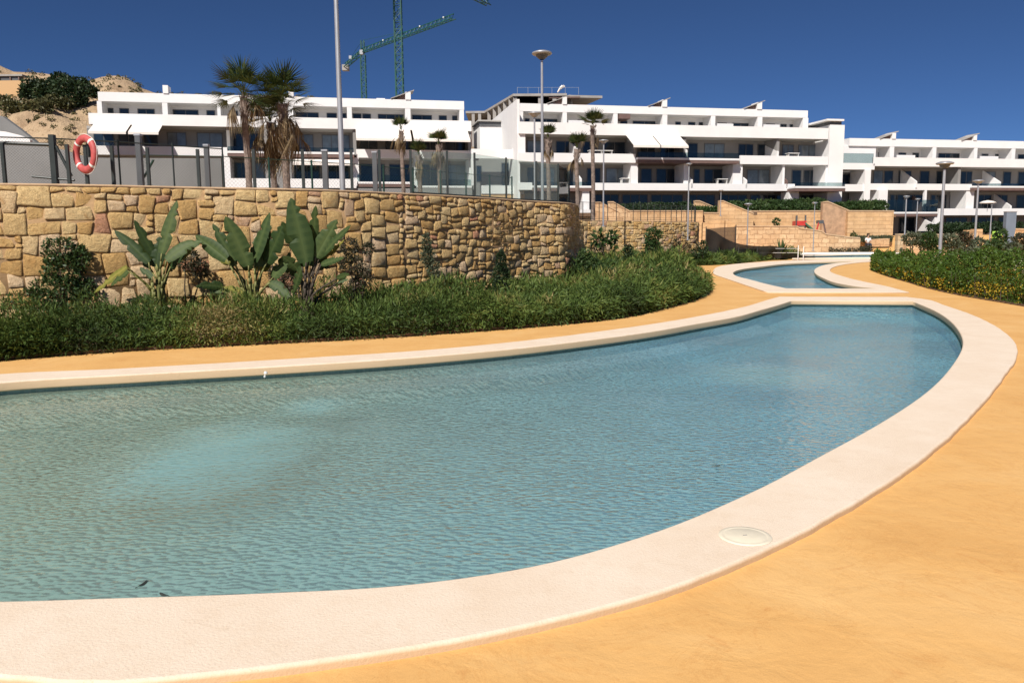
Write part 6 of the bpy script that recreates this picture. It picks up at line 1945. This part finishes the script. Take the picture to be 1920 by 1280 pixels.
# ------------------------------------------------------------------ person on the far path
def person():
    Y = 73.2; c = AT(1627, 457, Y)
    gz = 0.45
    r = empty('person', (c.x, Y, gz), 0, 'person in white top and dark trousers seated on the low planter edge', 'person')
    def skinned(nm, verts, edges, rad, mat, parent):
        me = bpy.data.meshes.new(nm); me.from_pydata(verts, edges, [])
        o = bpy.data.objects.new(nm, me); COL.objects.link(o)
        m = o.modifiers.new('s', 'SKIN')
        for v, rr in zip(me.skin_vertices[0].data, rad): v.radius = (rr, rr)
        me.skin_vertices[0].data[0].use_root = True
        s_ = o.modifiers.new('d', 'SUBSURF'); s_.levels = 1
        dg = bpy.context.evaluated_depsgraph_get(); dg.update()
        m2 = bpy.data.meshes.new_from_object(o.evaluated_get(dg)); bpy.data.objects.remove(o)
        m2.name = nm
        return link(nm, m2, mat, parent, True)
    # seated, facing left-front
    V = [(0, 0, .48), (0, -.02, .75), (0, -.02, 1.0), (0, -.03, 1.12), (0, -.05, 1.22), (0, -.06, 1.36),
         (.09, -.02, .46), (.12, -.42, .50), (.12, -.45, .06), (.12, -.60, .04), (-.09, -.02, .46), (-.12, -.40, .50), (-.14, -.42, .06), (-.14, -.57, .04),
         (.19, -.02, 1.02), (.25, -.08, .76), (.16, -.30, .62), (.12, -.38, .58), (-.19, -.02, 1.02), (-.25, -.08, .76), (-.16, -.28, .62), (-.12, -.36, .58)]
    E = [(0, 1), (1, 2), (2, 3), (3, 4), (4, 5), (0, 6), (6, 7), (7, 8), (8, 9), (0, 10), (10, 11), (11, 12), (12, 13), (2, 14), (14, 15), (15, 16), (16, 17), (2, 18), (18, 19), (19, 20), (20, 21)]
    Rr = [.15, .14, .15, .07, .06, .10, .10, .075, .05, .035, .10, .075, .05, .035, .06, .045, .035, .03, .06, .045, .035, .03]
    body = skinned('body', V, E, Rr, M['skin'], r)
    skinned('shirt', [(0, 0, .56), (0, -.02, .78), (0, -.02, 1.0), (0, -.03, 1.10), (.19, -.02, 1.02), (.25, -.07, .80), (-.19, -.02, 1.02), (-.25, -.07, .80)], [(0, 1), (1, 2), (2, 3), (2, 4), (4, 5), (2, 6), (6, 7)], [.17, .165, .17, .08, .08, .062, .08, .062], M['whitepl'], r)
    skinned('trousers', [(0, 0, .50), (.09, -.02, .46), (.12, -.42, .50), (.12, -.45, .14), (-.09, -.02, .46), (-.12, -.40, .50), (-.14, -.42, .14)], [(0, 1), (1, 2), (2, 3), (0, 4), (4, 5), (5, 6)], [.17, .12, .095, .07, .12, .095, .07], M['trousers'], r)
    skinned('hair', [(0, -.03, 1.36), (0, -.03, 1.42), (0, 0, 1.30)], [(0, 1), (0, 2)], [.108, .085, .09], M['hair'], r)
    return r
person()

# ------------------------------------------------------------------ small things by the pool
def lid():
    p = G(1397, 1005, TOPZ)
    r = empty('skimmer_lid', (p.x, p.y, TOPZ + .001), 0.2, 'round off white skimmer lid set in the near pool edge', 'lid')
    MB().lathe([(0.001, .005), (.105, .005), (.110, .003), (.115, .0045), (.135, .004), (.138, 0)], 40).build('cover', simple('lid_plastic', (.80, .72, .56), .45, .05, 20), r, smooth=True)
    MB().box(-.012, .012, -.003, .003, .005, .0075).build('finger_slot', M['concrete'], r)
lid()
def jets():
    for k, (px, py, lb) in enumerate(((497, 697, 'small white jet fitting on the far pool edge'),)):
        p = G(px, py, TOPZ)
        r = empty('jet_fitting', (p.x, p.y + .02, TOPZ - .02 if k else TOPZ - .015), 0, lb, 'pool fitting')
        s_ = .02
        MB().lathe([(0.001, s_), (s_ * .7, s_ * .9), (s_, s_ * .4), (s_ * 1.1, 0), (s_ * 1.1, -.01)], 14).build('cap', M['whitepl'], r, smooth=True)
        MB().tube((0, -.03, -.03), (0, -.055, -.04), .012, n=8).build('nozzle', M['whitepl'], r)
jets()
def floating():
    for px, py, lb, s_ in ((268, 1095, 'dark fallen leaf floating near the lower left edge of the pool', .036), (307, 1115, 'second dark fallen leaf closer to the near pool rim', .03), (1345, 873, 'tiny dark leaf floating in the right part of the pool', .025)):
        p = G(px, py, WZ)
        r = empty('fallen_leaf', (p.x, p.y, WZ + .004), random.uniform(0, 3), lb, 'leaf')
        V = []; n = 7
        me = bpy.data.meshes.new('leaf_blade')
        vs_ = [(math.cos(a) * s_, math.sin(a) * s_ * .36, .004 * math.cos(2 * a)) for a in [i * 6.283 / 12 for i in range(12)]] + [(0, 0, .001)]
        me.from_pydata(vs_, [], [(i, (i + 1) % 12, 12) for i in range(12)]); link('leaf_blade', me, M['deadleaf'], r)
        MB().tube((-s_, 0, .002), (-s_ * 1.6, .004, .002), .0015, n=4).build('stem', M['deadleaf'], r)
floating()
